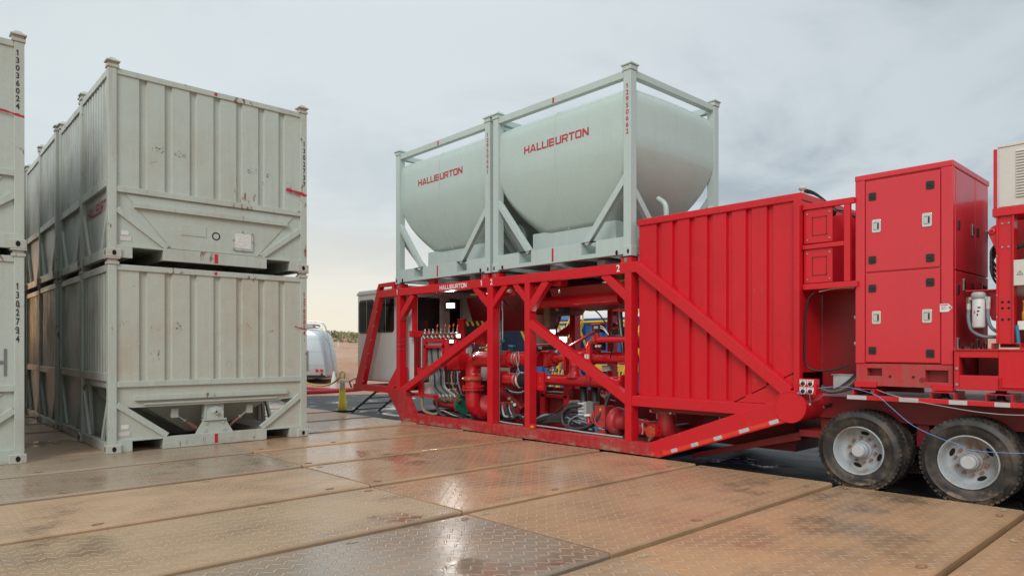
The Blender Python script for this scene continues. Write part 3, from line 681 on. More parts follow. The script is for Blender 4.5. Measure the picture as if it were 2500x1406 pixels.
    def ring(hx, hy, z, rc):
        out = []
        for sx_, sy_, a0 in ((1, 1, 0), (-1, 1, 90), (-1, -1, 180), (1, -1, 270)):
            for k in range(10):
                th = math.radians(a0+90*k/9); out.append((cx+sx_*(hx-rc)+rc*math.cos(th), cy+sy_*(hy-rc)+rc*math.sin(th), z))
            # slight crown along the straight side
            nx_, ny_ = {0: (0, 1), 90: (-1, 0), 180: (0, -1), 270: (1, 0)}[a0]
            x_, y_, _ = out[-1]; lx, ly = ((hx-rc)*2, 0) if a0 in (0, 180) else (0, (hy-rc)*2); sg = -1 if a0 in (0, 90) else 1
            for k in range(1, 6):
                f = k/6; b_ = .05*4*f*(1-f); out.append((x_+sg*lx*f, y_+sg*ly*f+ny_*b_*(1 if a0 in (0, 180) else .3), z))
        return out
    n = 60
    lev = []
    for k in range(15):
        t_ = 1-k/14; z = 5.32-1.24*t_; q = 1-.38*t_-.62*t_**2.2
        lev.append((.93+.41*q, 1.02+.755*q, z, .5-.37*q))
    for z, d in ((5.5, 0), (5.8, 0), (6.02, 0), (6.12, .01), (6.20, .035), (6.26, .075), (6.3, .13), (6.315, .22), (6.325, .55), (6.335, 1.2)):
        lev.append((1.345-d, 1.775-d, z, max(.03, .13-d*.3) if d < .3 else .02))
    vs = []
    for l_ in lev: vs += ring(*l_)
    mb = MB(); K = len(lev); mb.add(vs, [(i*n+j, i*n+(j+1) % n, (i+1)*n+(j+1) % n, (i+1)*n+j) for i in range(K-1) for j in range(n)]+[tuple(range(n))[::-1], tuple(range((K-1)*n, K*n))], True)
    v = B(mb, 'vessel', 'tankp', 0)
    # weld seam round the middle
    prof = [(cx-l_[0]-.003, cy+.06, l_[2]) for l_ in lev[:-3]]
    B(MB().tube(prof, .009, 6), 'weld_seam', 'tankf', 0, v)
    B(MB().box(cx-.93, cx+.93, cy-1.08, cy+1.08, zb+.26, 4.12), 'saddle', 'tankf', .006)
    B(MB().tube(spline([(x0+1.0, y0-.02, 4.06), (x0+1.0, y0+.0, 4.35), (x0+1.0, y0+.16, 4.5)], 4), .05, 12), 'drain_pipe', 'tankf', 0)
    B(MB().lathe([(.001, 0), (.07, 0), (.07, .07), (.055, .08), (.055, .16), (.07, .17), (.07, .2), (.001, .2)], (x0+1.0, y0-.02, 3.9), UP, 14), 'drain_valve', 'oxide', 0)
    B(MB().cyl((x0+1.0, y0-.02, 4.0), (1, 0, .1), .04, .14, 10), 'drain_valve', 'brass', 0)
    block_text('lettering', 'HALLIBURTON', 'txt_red', r, (x0+.051, y0+2.69, 5.645), MX, UP, 1.70, .15)
    text('number', '\n'.join(number), 'txt_red', r, (x0-.004, y0+.105, 5.45), MX, UP, .06, .86, .02, .95)
    return r
tank_container('pale grey-green tank in open frame beside the red ribbed box, nearer of the two', 7.22, '12950662')
tank_container('pale grey-green tank in open frame above the white cabin, farther of the two', 10.90, '12950661')

# ------------------------------------------------------------------ red blending trailer
T = thing('process_trailer', 'long red steel process trailer with pipework in an open frame and ribbed tub', 'trailer', (9.33, 9.0, 0))
def P(mb, name, mat='red', bevel=.006, parent=None): return mb.build(name, mat, parent or T, bevel)
XN, XF = 9.33, 12.08
def side(x, s, near):
    def xb(d0, d1): a, b = x+d0*s, x+d1*s; return min(a, b), max(a, b)
    P(MB().box(*xb(0, .16), 7.06, 15.34, 3.07, 3.25), 'top_rail')
    for y0, y1 in ((14.28, 14.44), (10.80, 10.97), (9.69, 9.83), (7.20, 7.34)): P(MB().box(*xb(.003, .2), y0, y1, .21 if y0 < 14 else .6, 3.075), 'post')
    P(MB().box(*xb(.002, .19), 6.78, 13.74, .0, .212), 'base_beam', 'red_base')
    def br(a, b, h): P(MB().beam((x+.085*s, a[0], a[1]), (x+.085*s, b[0], b[1]), .13, h), 'brace')
    br((11.43, 3.09), (10.93, 2.68), .13); br((10.40, 3.09), (10.86, 2.66), .13); br((10.16, 3.09), (9.80, 2.74), .12); br((9.24, 3.09), (9.72, 2.56), .16); br((7.83, 3.09), (7.3, 2.65), .15); br((13.75, 3.07), (14.33, 2.52), .16)
    for a, b in (((14.34, .68), (10.95, 2.29)), ((9.70, 2.28), (7.30, .90))): P(MB().beam((x+.08*s, *a), (x+.08*s, *b), .14, .165), 'diagonal')
    # sloping front bar, platform beam, knee plate
    P(MB().prism([(15.36, 3.25), (15.16, 3.25), (16.08, .82), (16.46, .82)], 'x', *xb(.004, .15)), 'slanted_bar')
    P(MB().prism([(15.40, 3.24), (15.28, 3.43), (14.56, 3.44), (14.56, 3.24), (14.66, 3.24), (14.66, 3.34), (15.22, 3.34), (15.27, 3.24)], 'x', *xb(.01, .15)), 'front_bracket')
    P(MB().box(*xb(0, .17), 14.6, 16.55, .66, .825), 'platform_beam')
    P(MB().prism([(14.84, .67), (14.19, 0.0), (13.70, 0.0), (13.74, .21), (14.02, .60), (14.02, .72), (14.6, .80)], 'x', *xb(.001, .18)), 'knee_plate', 'red_base')
    P(MB().prism([(14.45, 1.36), (14.45, .82), (14.95, .82)], 'x', *xb(.05, .12)), 'gusset')
    P(MB().box(*xb(.02, .16), 4.6, 7.22, .81, .98), 'lower_bar')
    P(MB().beam((x+.075*s, 7.10, 3.17), (x+.075*s, 4.46, 1.17), .145, .17), 'tub_diagonal')
    P(MB().prism([(6.80, 0.002), (6.62, 0.002), (4.5, .745), (4.35, 1.06), (4.62, 1.055), (6.80, .235)], 'x', *xb(-.002, .17)), 'ramp_beam')
    for y in (14.34, 11.06, 10.72, 7.32):
        mo = P(MB().box(*xb(.01, .22), y-.11, y+.11, 3.245, 3.345), 'tank_mount')
        P(MB().box(*xb(0, .21), y-.12, y+.12, 3.345, 3.362), 'pad', 'black', .003, mo)
        P(MB().box(*xb(.004, .02), y-.03, y+.03, 3.26, 3.335), 'pin_plate', 'steel', 0, mo)
side(XN, 1, True); side(XF, -1, False)
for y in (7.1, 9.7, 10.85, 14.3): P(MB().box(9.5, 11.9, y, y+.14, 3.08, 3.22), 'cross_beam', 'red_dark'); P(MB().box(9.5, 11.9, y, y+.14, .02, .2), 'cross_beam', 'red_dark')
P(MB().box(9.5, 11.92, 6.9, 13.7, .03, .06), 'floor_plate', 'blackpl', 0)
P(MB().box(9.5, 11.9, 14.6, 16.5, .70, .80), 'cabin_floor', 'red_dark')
for q in range(6): # bolts up the slanted bar
    yy = 15.32+.135*q; P(MB().cyl((9.325, yy+.04, 2.72-.36*q), (1, 0, 0), .017, .02, 8), 'bolt', 'steel', 0)
# lettering on the top rail
block_text('lettering', 'HALLIBURTON', 'txt_white', T, (9.326, 12.63, 3.108), MX, UP, .98, .10)
for y, c in ((14.42, '1'), (11.18, '1'), (10.86, '2'), (7.51, '2')): text('number', c, 'txt_white', T, (9.324, y, 3.105), MX, UP, .05 if c == '1' else .075, .12, .02)
# bands and lamp on the first post
for z in (1.75, 1.87, 1.98): P(MB().box(9.325, 9.55, 14.27, 14.45, z, z+.012), 'band', 'steel', 0)
P(MB().box(9.50, 9.68, 9.60, 9.70, 2.92, 3.03), 'marker_lamp', 'red'); P(MB().box(9.495, 9.52, 9.66, 9.70, 2.96, 3.0), 'lens', 'lens_amber', 0)
P(MB().box(9.33, 9.36, 9.52, 9.69, .215, .30), 'marker_bracket', 'red'); P(MB().box(9.30, 9.33, 9.555, 9.63, .225, .275), 'lens', 'lens_amber', .01)

# --- ribbed red tub
def tub():
    G = [(6.77, 6.67), (6.46, 6.36), (6.14, 6.04), (5.82, 5.72), (5.49, 5.39), (5.17, 5.07), (4.84, 4.74)]
    prof = [(7.12, 0)]
    for a, b in G: prof += [(a, 0), (a-.012, .05), (b+.03, .05), (b, 0)]
    for c in (5.32,): pass
    prof += [(4.325, 0)]
    for x, s in ((9.45, 1), (12.0, -1)):
        vs = [(x+d*s, y, .93 if y > 5.32 else .93+(5.32-y)*.52) for y, d in prof]+[(x+d*s, y, 3.88) for y, d in prof]; n = len(prof)
        wp = P(MB().add(vs, [(i, i+1, i+1+n, i+n) for i in range(n-1)]), 'tub_wall', 'red_box', 0)
        P(MB().box(min(x-.03*s, x+.1*s), max(x-.03*s, x+.1*s), 4.31, 7.14, 3.855, 3.965), 'rim', 'red_box', .012)
        for a, b in G: P(MB().box(min(x+.003*s, x+.05*s), max(x+.003*s, x+.05*s), b, a, .975, .995), 'rib_foot', 'red', 0, wp) if s > 0 else None
    P(MB().box(9.47, 11.98, 7.09, 7.115, .93, 3.87), 'end_wall', 'red_box', 0)
    P(MB().box(9.45, 11.98, 4.325, 4.345, 1.45, 3.87), 'end_wall', 'red_box', 0)
    P(MB().box(9.55, 11.9, 4.31, 4.40, 3.86, 3.962), 'rim', 'red_box', .01); P(MB().box(9.55, 11.9, 7.05, 7.14, 3.86, 3.962), 'rim', 'red_box', .01)
    P(MB().box(9.58, 11.88, 4.4, 7.05, 3.5, 3.52), 'tub_contents', 'red_dark', 0)
    P(MB().box(9.36, 9.47, 4.315, 4.40, 1.1, 3.86), 'corner_post', 'red_box')
    P(MB().prism([(5.32, .985), (4.45, 1.42), (4.36, 1.42), (4.36, 1.1), (4.6, .985)], 'x', 9.44, 9.448), 'tub_gusset', 'red', 0)
    P(MB().beam((9.5, 5.4, .95), (9.5, 4.42, 1.44), .1, .03), 'tub_lip', 'red', .003)
    P(MB().box(9.6, 11.8, 5.3, 7.0, .72, .93), 'sump', 'red_dark', .01)
tub()
# rotary cross tube and running gear frame
ct = P(MB().tube([(9.325, 4.43, .975), (12.06, 4.43, .975)], .222, 40), 'cross_tube', 'red', 0)
P(MB().lathe([(.001, 0), (.205, 0), (.207, -.008), (.228, -.008), (.23, .0), (.23, .02), (.2, .02)], (9.322, 4.43, .975), (1, 0, 0), 40, smooth=False), 'end_cap', 'red', 0, ct)
P(MB().box(9.92, 10.06, -5, 4.3, .80, 1.10), 'chassis_beam', 'red_dark'); P(MB().box(11.3, 11.44, -5, 4.3, .80, 1.10), 'chassis_beam', 'red_dark')
P(MB().prism([(4.5, .52), (3.2, .52), (3.2, .62), (4.5, .62)], 'x', 9.75, 11.6), 'cross_beam', 'red_dark')
P(MB().prism([(6.3, .06), (4.5, .58), (4.5, .46), (6.3, -.02)], 'x', 9.8, 11.6), 'under_beam', 'red_dark')
P(MB().tube([(9.9, 4.1, .36), (11.5, 4.1, .36)], .11, 14), 'air_tank', 'red_dark', 0)
P(MB().box(9.46, 12.0, -5, 3.72, 1.112, 1.172), 'deck', 'red_base', .004)
# reflective tape on deck edge
ytape = [3.715, 3.47]; 
for a, b in ((3.715, 3.47), (3.08, 2.86), (2.53, 2.34), (2.07, 1.92), (1.70, 1.5), (1.2, 1.0)): P(MB().box(9.4565, 9.464, b, a, 1.116, 1.168), 'reflective_tape', 'silver', 0)
for a, b in ((3.47, 3.08), (2.86, 2.53), (2.34, 2.07), (1.92, 1.70), (1.5, 1.2)): P(MB().box(9.4575, 9.464, b, a, 1.1165, 1.168), 'reflective_tape', 'red', 0)
k = 0; a = Vector((9.3255, 6.55, .078)); b = Vector((9.3255, 4.6, .765)); seg = 0.
cuts = [0, .08, .14, .27, .335, .475, .545, .69, .77, .93, 1.0]
for i in range(len(cuts)-1):
    P(MB().beam(a.lerp(b, cuts[i]), a.lerp(b, cuts[i+1]), .004, .055), 'reflective_tape', 'silver' if i % 2 else 'tape_red', 0)

# --- open frame with switch panels beside the tub, and the niche below
for y0, y1, z0, z1 in ((3.62, 4.31, 3.71, 3.79), (3.75, 4.31, 3.16, 3.22), (3.58, 4.31, 2.60, 2.68), (3.67, 3.75, 2.68, 3.71)): P(MB().box(9.44, 9.50, y0, y1, z0, z1), 'panel_frame')
for z0 in (3.24, 2.69):
    pl = P(MB().box(9.47, 9.485, 3.91, 4.30, z0, z0+.47), 'switch_panel')
    fr = MB(); y0, y1, za, zb_ = 3.985, 4.185, z0+.1, z0+.36
    fr.box(9.463, 9.472, y0, y1, za, za+.012).box(9.463, 9.472, y0, y1, zb_-.012, zb_).box(9.463, 9.472, y0, y0+.01, za, zb_).box(9.463, 9.472, y1-.01, y1, za, zb_)
    P(fr, 'window_frame', 'red_dark', 0, pl)
    for yy, zz in ((3.945, z0+.05), (4.25, z0+.05), (3.945, z0+.41), (4.25, z0+.41)): P(MB().cyl((9.46, yy, zz), (1, 0, 0), .012, .012, 8), 'bolt', 'steel', 0, pl)
P(MB().box(9.50, 10.5, 3.58, 4.31, 2.60, 2.615), 'shelf')
P(MB().box(10.2, 10.26, 3.2, 4.31, 2.6, 3.72), 'inner_wall', 'red_cab', 0)
P(MB().box(9.5, 10.2, 4.30, 4.315, 2.62, 3.8), 'inner_wall', 'red', 0)
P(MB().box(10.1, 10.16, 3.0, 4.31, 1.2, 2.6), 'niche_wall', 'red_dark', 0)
P(MB().box(9.62, 9.68, 3.45, 3.62, 1.7, 2.35), 'niche_post', 'red_dark')
for z in (1.85, 2.2): P(MB().cyl((9.58, 3.66, z), (0, -1, 0), .03, .1, 10), 'hinge', 'steel', 0)
P(MB().tube(spline([at(1990, 712, 9.5), at(1972, 735, 9.48), at(1966, 800, 9.48), at(1966, 880, 9.48), at(1985, 903, 9.5), at(2030, 903, 9.55), at(2075, 890, 9.6)]), .014, 8), 'cable', 'black', 0)
P(MB().tube(spline([at(2000, 712, 9.49), at(2040, 704, 9.48), at(2085, 702, 9.5)]), .009, 6), 'cable', 'greyst', 0)
for dz in (0, .03, .06): P(MB().tube(spline([at(1955, 470, 10.2)+Vector((0, 0, dz)), at(1990, 476, 10.2)+Vector((0, 0, dz*.5)), at(2040, 510, 10.1), at(2060, 515, 9.9), at(2088, 532-60*dz, 9.8)]), .012, 6), 'cable', 'black', 0)
P(MB().lathe([(.001, 0), (.06, 0), (.06, .05), (.02, .06), (.02, .1), (.05, .11), (.05, .16), (.001, .16)], (9.75, 4.45, 3.96), UP, 12), 'breather', 'whitebox', 0)
P(MB().box(9.7, 9.95, 4.05, 4.2, 3.79, 3.83), 'clamp', 'yellow', .004)
P(MB().cyl((9.56, 3.98, 3.66), (1, 0, 0), .05, .1, 10), 'cable_coil', 'black', 0)
# socket plate
jb = P(MB().box(9.30, 9.43, 4.065, 4.30, 1.155, 1.372), 'socket_box')
for i, (y, z, tx) in enumerate(((4.236, 1.315, 'TEKO'), (4.135, 1.315, 'AHP'), (4.236, 1.212, 'J-LAN'), (4.135, 1.212, 'J-LAN'))):
    P(MB().prism([(y-.045, z+.045), (y+.045, z+.045), (y+.045, z-.01), (y+.025, z-.045), (y-.025, z-.045), (y-.045, z-.01)], 'x', 9.296, 9.3), 'socket_label', 'label', 0, jb)
    P(MB().lathe([(.001, -.02), (.015, -.02), (.028, -.006), (.028, .01)], (9.29, y, z-.01), (1, 0, 0), 14), 'socket', 'black', 0, jb)
    text('socket_text', tx, 'txt_red', jb, (9.2945, y+.036, z+.022), MX, UP, .07, .018, .01)
P(MB().tube(spline([(9.28, 4.13, 1.19), (9.28, 4.135, 1.15), (9.29, 4.13, 1.06)], 5), .005, 6), 'chain', 'steel', 0)
P(MB().cyl((9.275, 4.13, 1.03), (1, 0, 0), .016, .02, 10), 'cap', 'chrome', 0)
gb = P(MB().box(9.66, 9.95, 3.62, 3.98, 1.18, 1.42), 'junction_box', 'greyst'); P(MB().box(9.65, 9.97, 3.6, 4.0, 1.42, 1.43), 'lid', 'greyst', 0, gb)
for i in range(5): P(MB().tube(spline([(9.44, 4.05, 1.2+.02*i), (9.5, 3.9, 1.19+.01*i), (9.58, 3.72, 1.25+.03*i), (9.62, 3.58, 1.42+.03*i), (9.9, 3.5, 1.7)]), .016, 7), 'cable', ('black', 'hose', 'oxide', 'hose', 'black')[i], 0)

# --- operator cabin
cb = P(MB().prism([(16.90, .90), (14.15, .90), (14.15, 3.22), (14.3, 3.27), (16.80, 3.27), (16.90, 3.2)], 'x', 9.66, 11.7), 'cabin', 'whitep', .04)
P(MB().prism([(16.93, 3.22), (14.15, 3.22), (14.15, 3.28), (14.3, 3.345), (16.78, 3.345), (16.93, 3.27)], 'x', 9.635, 11.75), 'cabin_roof', 'whitep', .025)
def rrect(y0, y1, z0, z1, r):
    out = []
    for cy, cz, a0 in ((y1-r, z1-r, 0), (y0+r, z1-r, 90), (y0+r, z0+r, 180), (y1-r, z0+r, 270)):
        for k in range(5): t_ = math.radians(a0+22.5*k); out.append((cy+r*math.cos(t_), cz+r*math.sin(t_)))
    return out
for y0, y1, z0, z1 in ((16.02, 16.80, 2.18, 3.09), (15.03, 15.90, 2.19, 3.11)):
    w_ = P(MB().prism(rrect(y0, y1, z0, z1, .1), 'x', 9.645, 9.67), 'window_frame', 'blackpl', 0, cb)
    P(MB().prism(rrect(y0+.045, y1-.045, z0+.045, z1-.045, .07), 'x', 9.640, 9.66), 'window', 'glass', 0, cb)
    P(MB().box(9.636, 9.645, (y0+y1)/2-.05, (y0+y1)/2-.035, z0+.04, z1-.04), 'sash', 'steel', 0, cb)
P(MB().box(9.655, 9.663, 14.92, 15.98, .98, 3.16), 'door', 'whitep', .003, cb)
P(MB().box(9.7, 11.1, 14.11, 14.14, 2.2, 3.05), 'window', 'glass', 0, cb)
for x0_, x1_ in ((9.70, 9.74), (10.42, 10.73), (11.08, 11.14)): P(MB().box(x0_, x1_, 14.095, 14.14, 2.15, 3.1), 'window_post', 'greyst', .004, cb)
P(MB().box(9.5, 11.9, 14.0, 14.12, 2.05, 2.21), 'sill_beam', 'red')
P(MB().box(9.62, 11.7, 14.02, 14.09, .92, 2.05), 'bulkhead', 'red_dark', 0); P(MB().box(9.56, 9.69, 14.04, 14.09, 2.21, 3.07), 'bulkhead', 'red', 0)
P(MB().box(9.7, 11.4, 14.6, 15.2, 1.3, 2.3), 'desk', 'greyst', .01)
# folding steps
for x in (10.25, 11.15): P(MB().beam((x, 16.55, .72), (x-.25, 17.85, -.1), .03, .06), 'step_rail', 'black', .003)
for q in range(4): P(MB().beam((10.2-.05*q-.03, 16.8+.28*q, .55-.178*q), (11.12-.05*q, 16.8+.28*q, .55-.178*q), .14, .03, (0, 1, 0)), 'step', 'black', .003)
P(MB().box(9.8, 9.9, 15.0, 15.05, .5, .66), 'hanger', 'red')

# --- floodlights
def flood(c, d, w, h, mat, energy=0, arm=None):
    c, d = Vector(c), Vector(d).normalized(); r = d.cross(Vector(UP)).normalized(); u = r.cross(d)
    def bx(o, ww, hh, dd):
        mb = MB(); vs = [o+r*i*ww/2+u*j*hh/2+d*k_ for k_ in (0, -dd) for i, j in ((-1, -1), (1, -1), (1, 1), (-1, 1))]
        return mb.add(vs, [(3, 2, 1, 0), (4, 5, 6, 7), (0, 1, 5, 4), (1, 2, 6, 5), (2, 3, 7, 6), (3, 0, 4, 7)])
    f_ = P(bx(c, w, h, .07), 'floodlight', 'black', .008)
    P(bx(c+d*.004, w*.92, h*.9, .003), 'reflector', 'stainless', 0, f_); P(bx(c+d*.008, w*.74, h*.66, .003), 'lens', mat, .0, f_)
    for q_ in range(7): P(bx(c-d*.07+r*w*(q_-3)/7.5, .006, h*.9, .035), 'fin', 'black', 0, f_)
    br = MB().tube([c-d*.04-r*w*.55, c-d*.04-r*w*.55-u*h*.8, c-d*.04+r*w*.55-u*h*.8, c-d*.04+r*w*.55], .012, 6); P(br, 'bracket', 'black', 0, f_)
    if energy:
        l = bpy.data.lights.new('floodlight_beam', 'AREA'); l.shape = 'RECTANGLE'; l.size = w*.8; l.size_y = h*.75; l.energy = energy; l.color = (1, .97, .92); l.spread = math.radians(150)
        lo = bpy.data.objects.new('floodlight_beam', l); C.objects.link(lo); lo.parent = T; lo.location = c+d*.02-OFF[T.name]; lo.rotation_euler = d.to_track_quat('-Z', 'Y').to_euler()
flood(at(1100, 746, 10.6), (-.7, -.75, -.25), .27, .17, 'lamp_dim', 6)
flood(at(1009, 741, 9.75), (-.75, -.65, -.1), .09, .09, 'lamp', 2)
flood(at(1119, 820, 9.8), (-.6, -.75, -.15), .125, .10, 'lamp_small', 1.5)
flood(at(1102, 833, 9.68), (-.6, -.75, -.15), .115, .10, 'lamp_small', 1.5)
flood(at(1349, 810, 9.9), (-.68, -.72, -.12), .13, .12, 'lamp_small', 1.2)
flood(at(1375, 828, 9.8), (-.68, -.72, -.15), .18, .13, 'lamp', 5)
P(MB().cyl(at(1377, 842, 9.86)-Vector((0, 0, .5)), UP, .03, .5, 8), 'lamp_post', 'red', 0)
P(MB().box(10.5, 10.6, 12.3, 12.62, 3.05, 3.07), 'strip_light', 'lamp_strip', 0)
for px in (1062, 1366):
    p_ = at(px, 716, 9.6); P(MB().lathe([(.001, 0), (.03, 0), (.03, .08), (.018, .09), (.018, .14), (.001, .14)], p_, UP, 10), 'sensor', 'chrome', 0); P(MB().box(p_.x-.1, p_.x+.1, p_.y-.12, p_.y+.12, p_.z+.14, p_.z+.32), 'sensor_bracket', 'red')
c = at(1243, 707, 9.5); P(MB().lathe([(.001, -.1), (.02, -.09), (.05, -.07), (.07, -.03), (.075, .02), (.06, .07), (.001, .09)], c, (1, .3, 0), 16), 'horn', 'whitep', 0)
P(MB().box(c.x+.05, c.x+.08, c.y-.12, c.y+.1, c.z-.12, c.z+.14), 'horn_plate', 'red')
P(MB().lathe([(.001, 0), (.06, 0), (.06, .04), (.045, .05), (.045, .1), (.001, .1)], at(1380, 714, 10.15), (.6, .75, 0), 14), 'gauge', 'whitep', 0); P(MB().cyl(at(1388, 716, 10.2), (0, -1, .2), .03, .12, 10), 'connector', 'bluecable', 0)

# --- conveyor trough under the tanks, its bottom pipe, brush and boxes
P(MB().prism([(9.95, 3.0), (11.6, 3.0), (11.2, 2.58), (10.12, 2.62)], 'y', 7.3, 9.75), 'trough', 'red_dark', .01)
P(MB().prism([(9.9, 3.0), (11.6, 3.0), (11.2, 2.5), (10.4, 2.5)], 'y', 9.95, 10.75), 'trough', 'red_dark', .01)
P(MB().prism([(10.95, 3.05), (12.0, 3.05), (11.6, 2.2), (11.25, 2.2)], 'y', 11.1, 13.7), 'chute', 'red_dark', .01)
P(MB().tube([at(1312, 741, 10.1), at(1516, 726, 10.1)], .12, 20), 'trough_pipe', 'red', 0)
P(MB().tube([at(1341, 726, 10.1), at(1341, 740, 10.1), at(1346, 750, 10.12)], .008, 6), 'tie', 'label', 0)
mb = MB(); rb = random.Random(2); c0 = at(1337, 776, 10.1)
for k in range(420):
    a = rb.uniform(0, 6.283); r_ = .11*math.sqrt(rb.random()); z = rb.uniform(-.2, .2); p_ = c0+Vector((math.cos(a)*r_, math.sin(a)*r_, z)); q_ = p_+Vector((math.cos(a)*.03, math.sin(a)*.03, rb.uniform(-.06, -.02)))
    w_ = Vector((-math.sin(a), math.cos(a), 0))*.006; mb.add([p_-w_, p_+w_, q_], [(0, 1, 2)])
P(mb, 'brush', 'bristle', 0); P(MB().cyl(c0-Vector((0, 0, .2)), UP, .075, .42, 14), 'brush_core', 'bristle', 0)
P(MB().box(10.1, 10.32, c0.y-.42, c0.y-.12, c0.z+.08, c0.z+.24), 'valve_box', 'black'); P(MB().box(10.06, 10.1, c0.y-.33, c0.y-.26, c0.z+.13, c0.z+.18), 'handle', 'oxide')
P(MB().box(10.0, 10.2, 7.45, 8.2, 3.0, 3.05), 'cable_tray', 'yellow'); P(MB().box(10.0, 10.06, 12.0, 12.35, 3.0, 3.04), 'cable_tray', 'yellow')
P(MB().box(9.7, 11.7, 7.3, 14.2, 3.24, 3.30), 'deck_plate', 'blackpl', 0)
for y in (8.0, 9.2, 11.7, 13.0): P(MB().box(9.6, 11.8, y, y+.18, 3.30, 3.39), 'deck_beam', 'greyst')
# black and yellow hazard edge in bay one
hy0, hy1, hz0 = at(1185, 786, 10.4).y, at(1136, 786, 10.4).y, at(1160, 790, 10.4).z; hz = P(MB().box(10.4, 10.6, hy0, hy1, hz0-.3, hz0+.06), 'hazard_edge', 'black')
for q in range(4): P(MB().prism([(hy0+.02+.19*q, hz0-.05), (hy0+.1+.19*q, hz0-.05), (hy0+.17+.19*q, hz0+.06), (hy0+.09+.19*q, hz0+.06)], 'x', 10.393, 10.4), 'stripe', 'yellow', 0, hz)

# --- pipework (zz: coordinates read off an enlarged view of the bays, set at their real depth X)
def zz(x, y, X): return at(950+x/2.929, 640+y/2.929, X)
def rr(dy, p): return dy/5.858*(p.x*FX+p.y*FY)/F
def pipe(pts, r, name='pipe', mat='red_pipe', bend=.2, n=18): return P(MB().tube(round_path(pts, bend), r, n), name, mat, 0)
def fl(o, ax, r, w, mat='red_pipe', bolts=10, br=.014): return P(MB().flange(o, ax, r, w, bolts, br), 'flange', mat, 0)
def hpipe(x1, x2, yc, dy, X, name='pipe', mat='red_pipe'):
    a, b, c = zz(x1, yc, X), zz(x2, yc, X), zz((x1+x2)/2, yc, X)
    pipe([(X, a.y, c.z), (X, b.y, c.z)], rr(dy, c), name, mat, n=22); return a.y, b.y, c.z, rr(dy, c)
def hose(pts, r, mat='hose', name='hose'): return P(MB().tube(spline(pts), r, 8), name, mat, 0)
NY = (0, -1, 0)
# bay one: suction elbow, from the bottom sweep up and over to the right
v0 = zz(602, 1000, 10.0); yb = v0.y; R1 = rr(115, v0); zt1 = zz(640, 690, 10.0).z
pipe([(10.7, yb-.15, .30), (10.0, yb, .28), (10.0, yb, 1.0), (10.0, yb, zt1), (10.0, 11.0, zt1)], R1, 'suction_pipe', bend=.34, n=28)
zf = zz(602, 898, 10.0).z; fl((10.0, yb, zf-.05), UP, R1*1.42, .042, bolts=16); fl((10.0, yb, zf+.006), UP, R1*1.42, .042, bolts=16)
zcl = zz(602, 832, 10.0).z; P(MB().lathe([(R1, -.05), (R1*1.16, -.05), (R1*1.2, -.02), (R1*1.2, .02), (R1*1.16, .05), (R1, .05)], (10.0, yb, zcl), UP, 30), 'pipe_clamp', 'orange', 0)
for a_ in (-.5, .9): P(MB().cyl((10.0-R1*1.15*math.cos(a_), yb+R1*1.15*math.sin(a_), zcl), (-math.cos(a_), math.sin(a_), 0), .025, .05, 8), 'bolt', 'steel', 0)
P(MB().lathe([(R1*1.005, 0), (R1*1.03, .006), (R1*1.005, .012)], (10.0, yb, zz(602, 770, 10.0).z), UP, 30), 'weld_bead', 'red_pipe', 0)
hy = hpipe(345, 530, 1005, 80, 10.0, 'pipe', 'red_dusty'); fl((10.0, zz(540, 1000, 10.0).y+.03, hy[2]), (0, 1, 0), .25, .035, 'green', 12); fl((10.0, zz(528, 1000, 10.0).y+.03, hy[2]), (0, 1, 0), .25, .03, 'red_pipe', 12)
pc1 = zz(680, 1040, 10.25); P(MB().lathe([(.001, -.1), (.12, -.1), (.12, .0), (.26, .02), (.30, .06), (.30, .14), (.26, .2), (.13, .24), (.13, .6), (.001, .6)], (10.25, pc1.y+.12, pc1.z), NY, 30), 'pump_casing', 'red_dusty', 0)
# steel cabinet, slotted manifold box, valve block
a = zz(140, 700, 9.8); b = zz(235, 700, 9.8); zt2, zb2 = zz(190, 527, 9.8).z, zz(190, 845, 9.8).z
P(MB().box(9.8, 10.2, b.y, a.y, zb2, zt2), 'steel_cabinet', 'stainless'); P(MB().box(9.785, 9.8, b.y, b.y+.03, zb2, zt2), 'cabinet_edge', 'label', 0); P(MB().box(9.79, 9.8, (a.y+b.y)/2-.004, (a.y+b.y)/2+.004, zb2+.02, zt2-.02), 'door_seam', 'black', 0)
sx = 9.72; ml, mr = zz(246, 640, sx).y, zz(386, 640, sx).y; zA = zz(315, 550, sx).z; zB = zz(315, 570, sx).z; zC = zz(315, 592, sx).z; zD = zz(315, 612, sx).z; zE = zz(315, 740, sx).z
for y0, y1, z0, z1 in ((mr, ml, zB, zA), (mr, ml, zD, zC), (ml-.07, ml, zE, zB), (mr, mr+.06, zE, zB), (mr, ml, zE-.05, zE)): P(MB().box(sx, sx+.06, y0, y1, z0, z1), 'manifold_frame')
P(MB().box(sx+.06, sx+.4, mr-.02, mr, zE, zA), 'manifold_side'); P(MB().box(sx+.4, sx+.42, mr, ml, zE, zA), 'manifold_back', 'red_dark')
P(MB().box(sx+.02, sx+.34, zz(470, 600, sx).y, mr-.02, zz(430, 665, sx).z, zA-.01), 'manifold_box'); vb0 = zz(418, 700, sx).y; vb1 = zz(500, 700, sx).y; zv = zz(460, 768, sx).z
P(MB().box(sx-.02, sx+.3, vb1, vb0, zv, zz(460, 650, sx).z), 'valve_block')
for q in range(4): P(MB().lathe([(.001, 0), (.022, 0), (.022, .05), (.034, .055), (.034, .085), (.02, .09), (.02, .12), (.001, .12)], (sx+.06, vb1+.06+q*.085, zv-.12), UP, 8), 'nozzle', 'steel', 0)
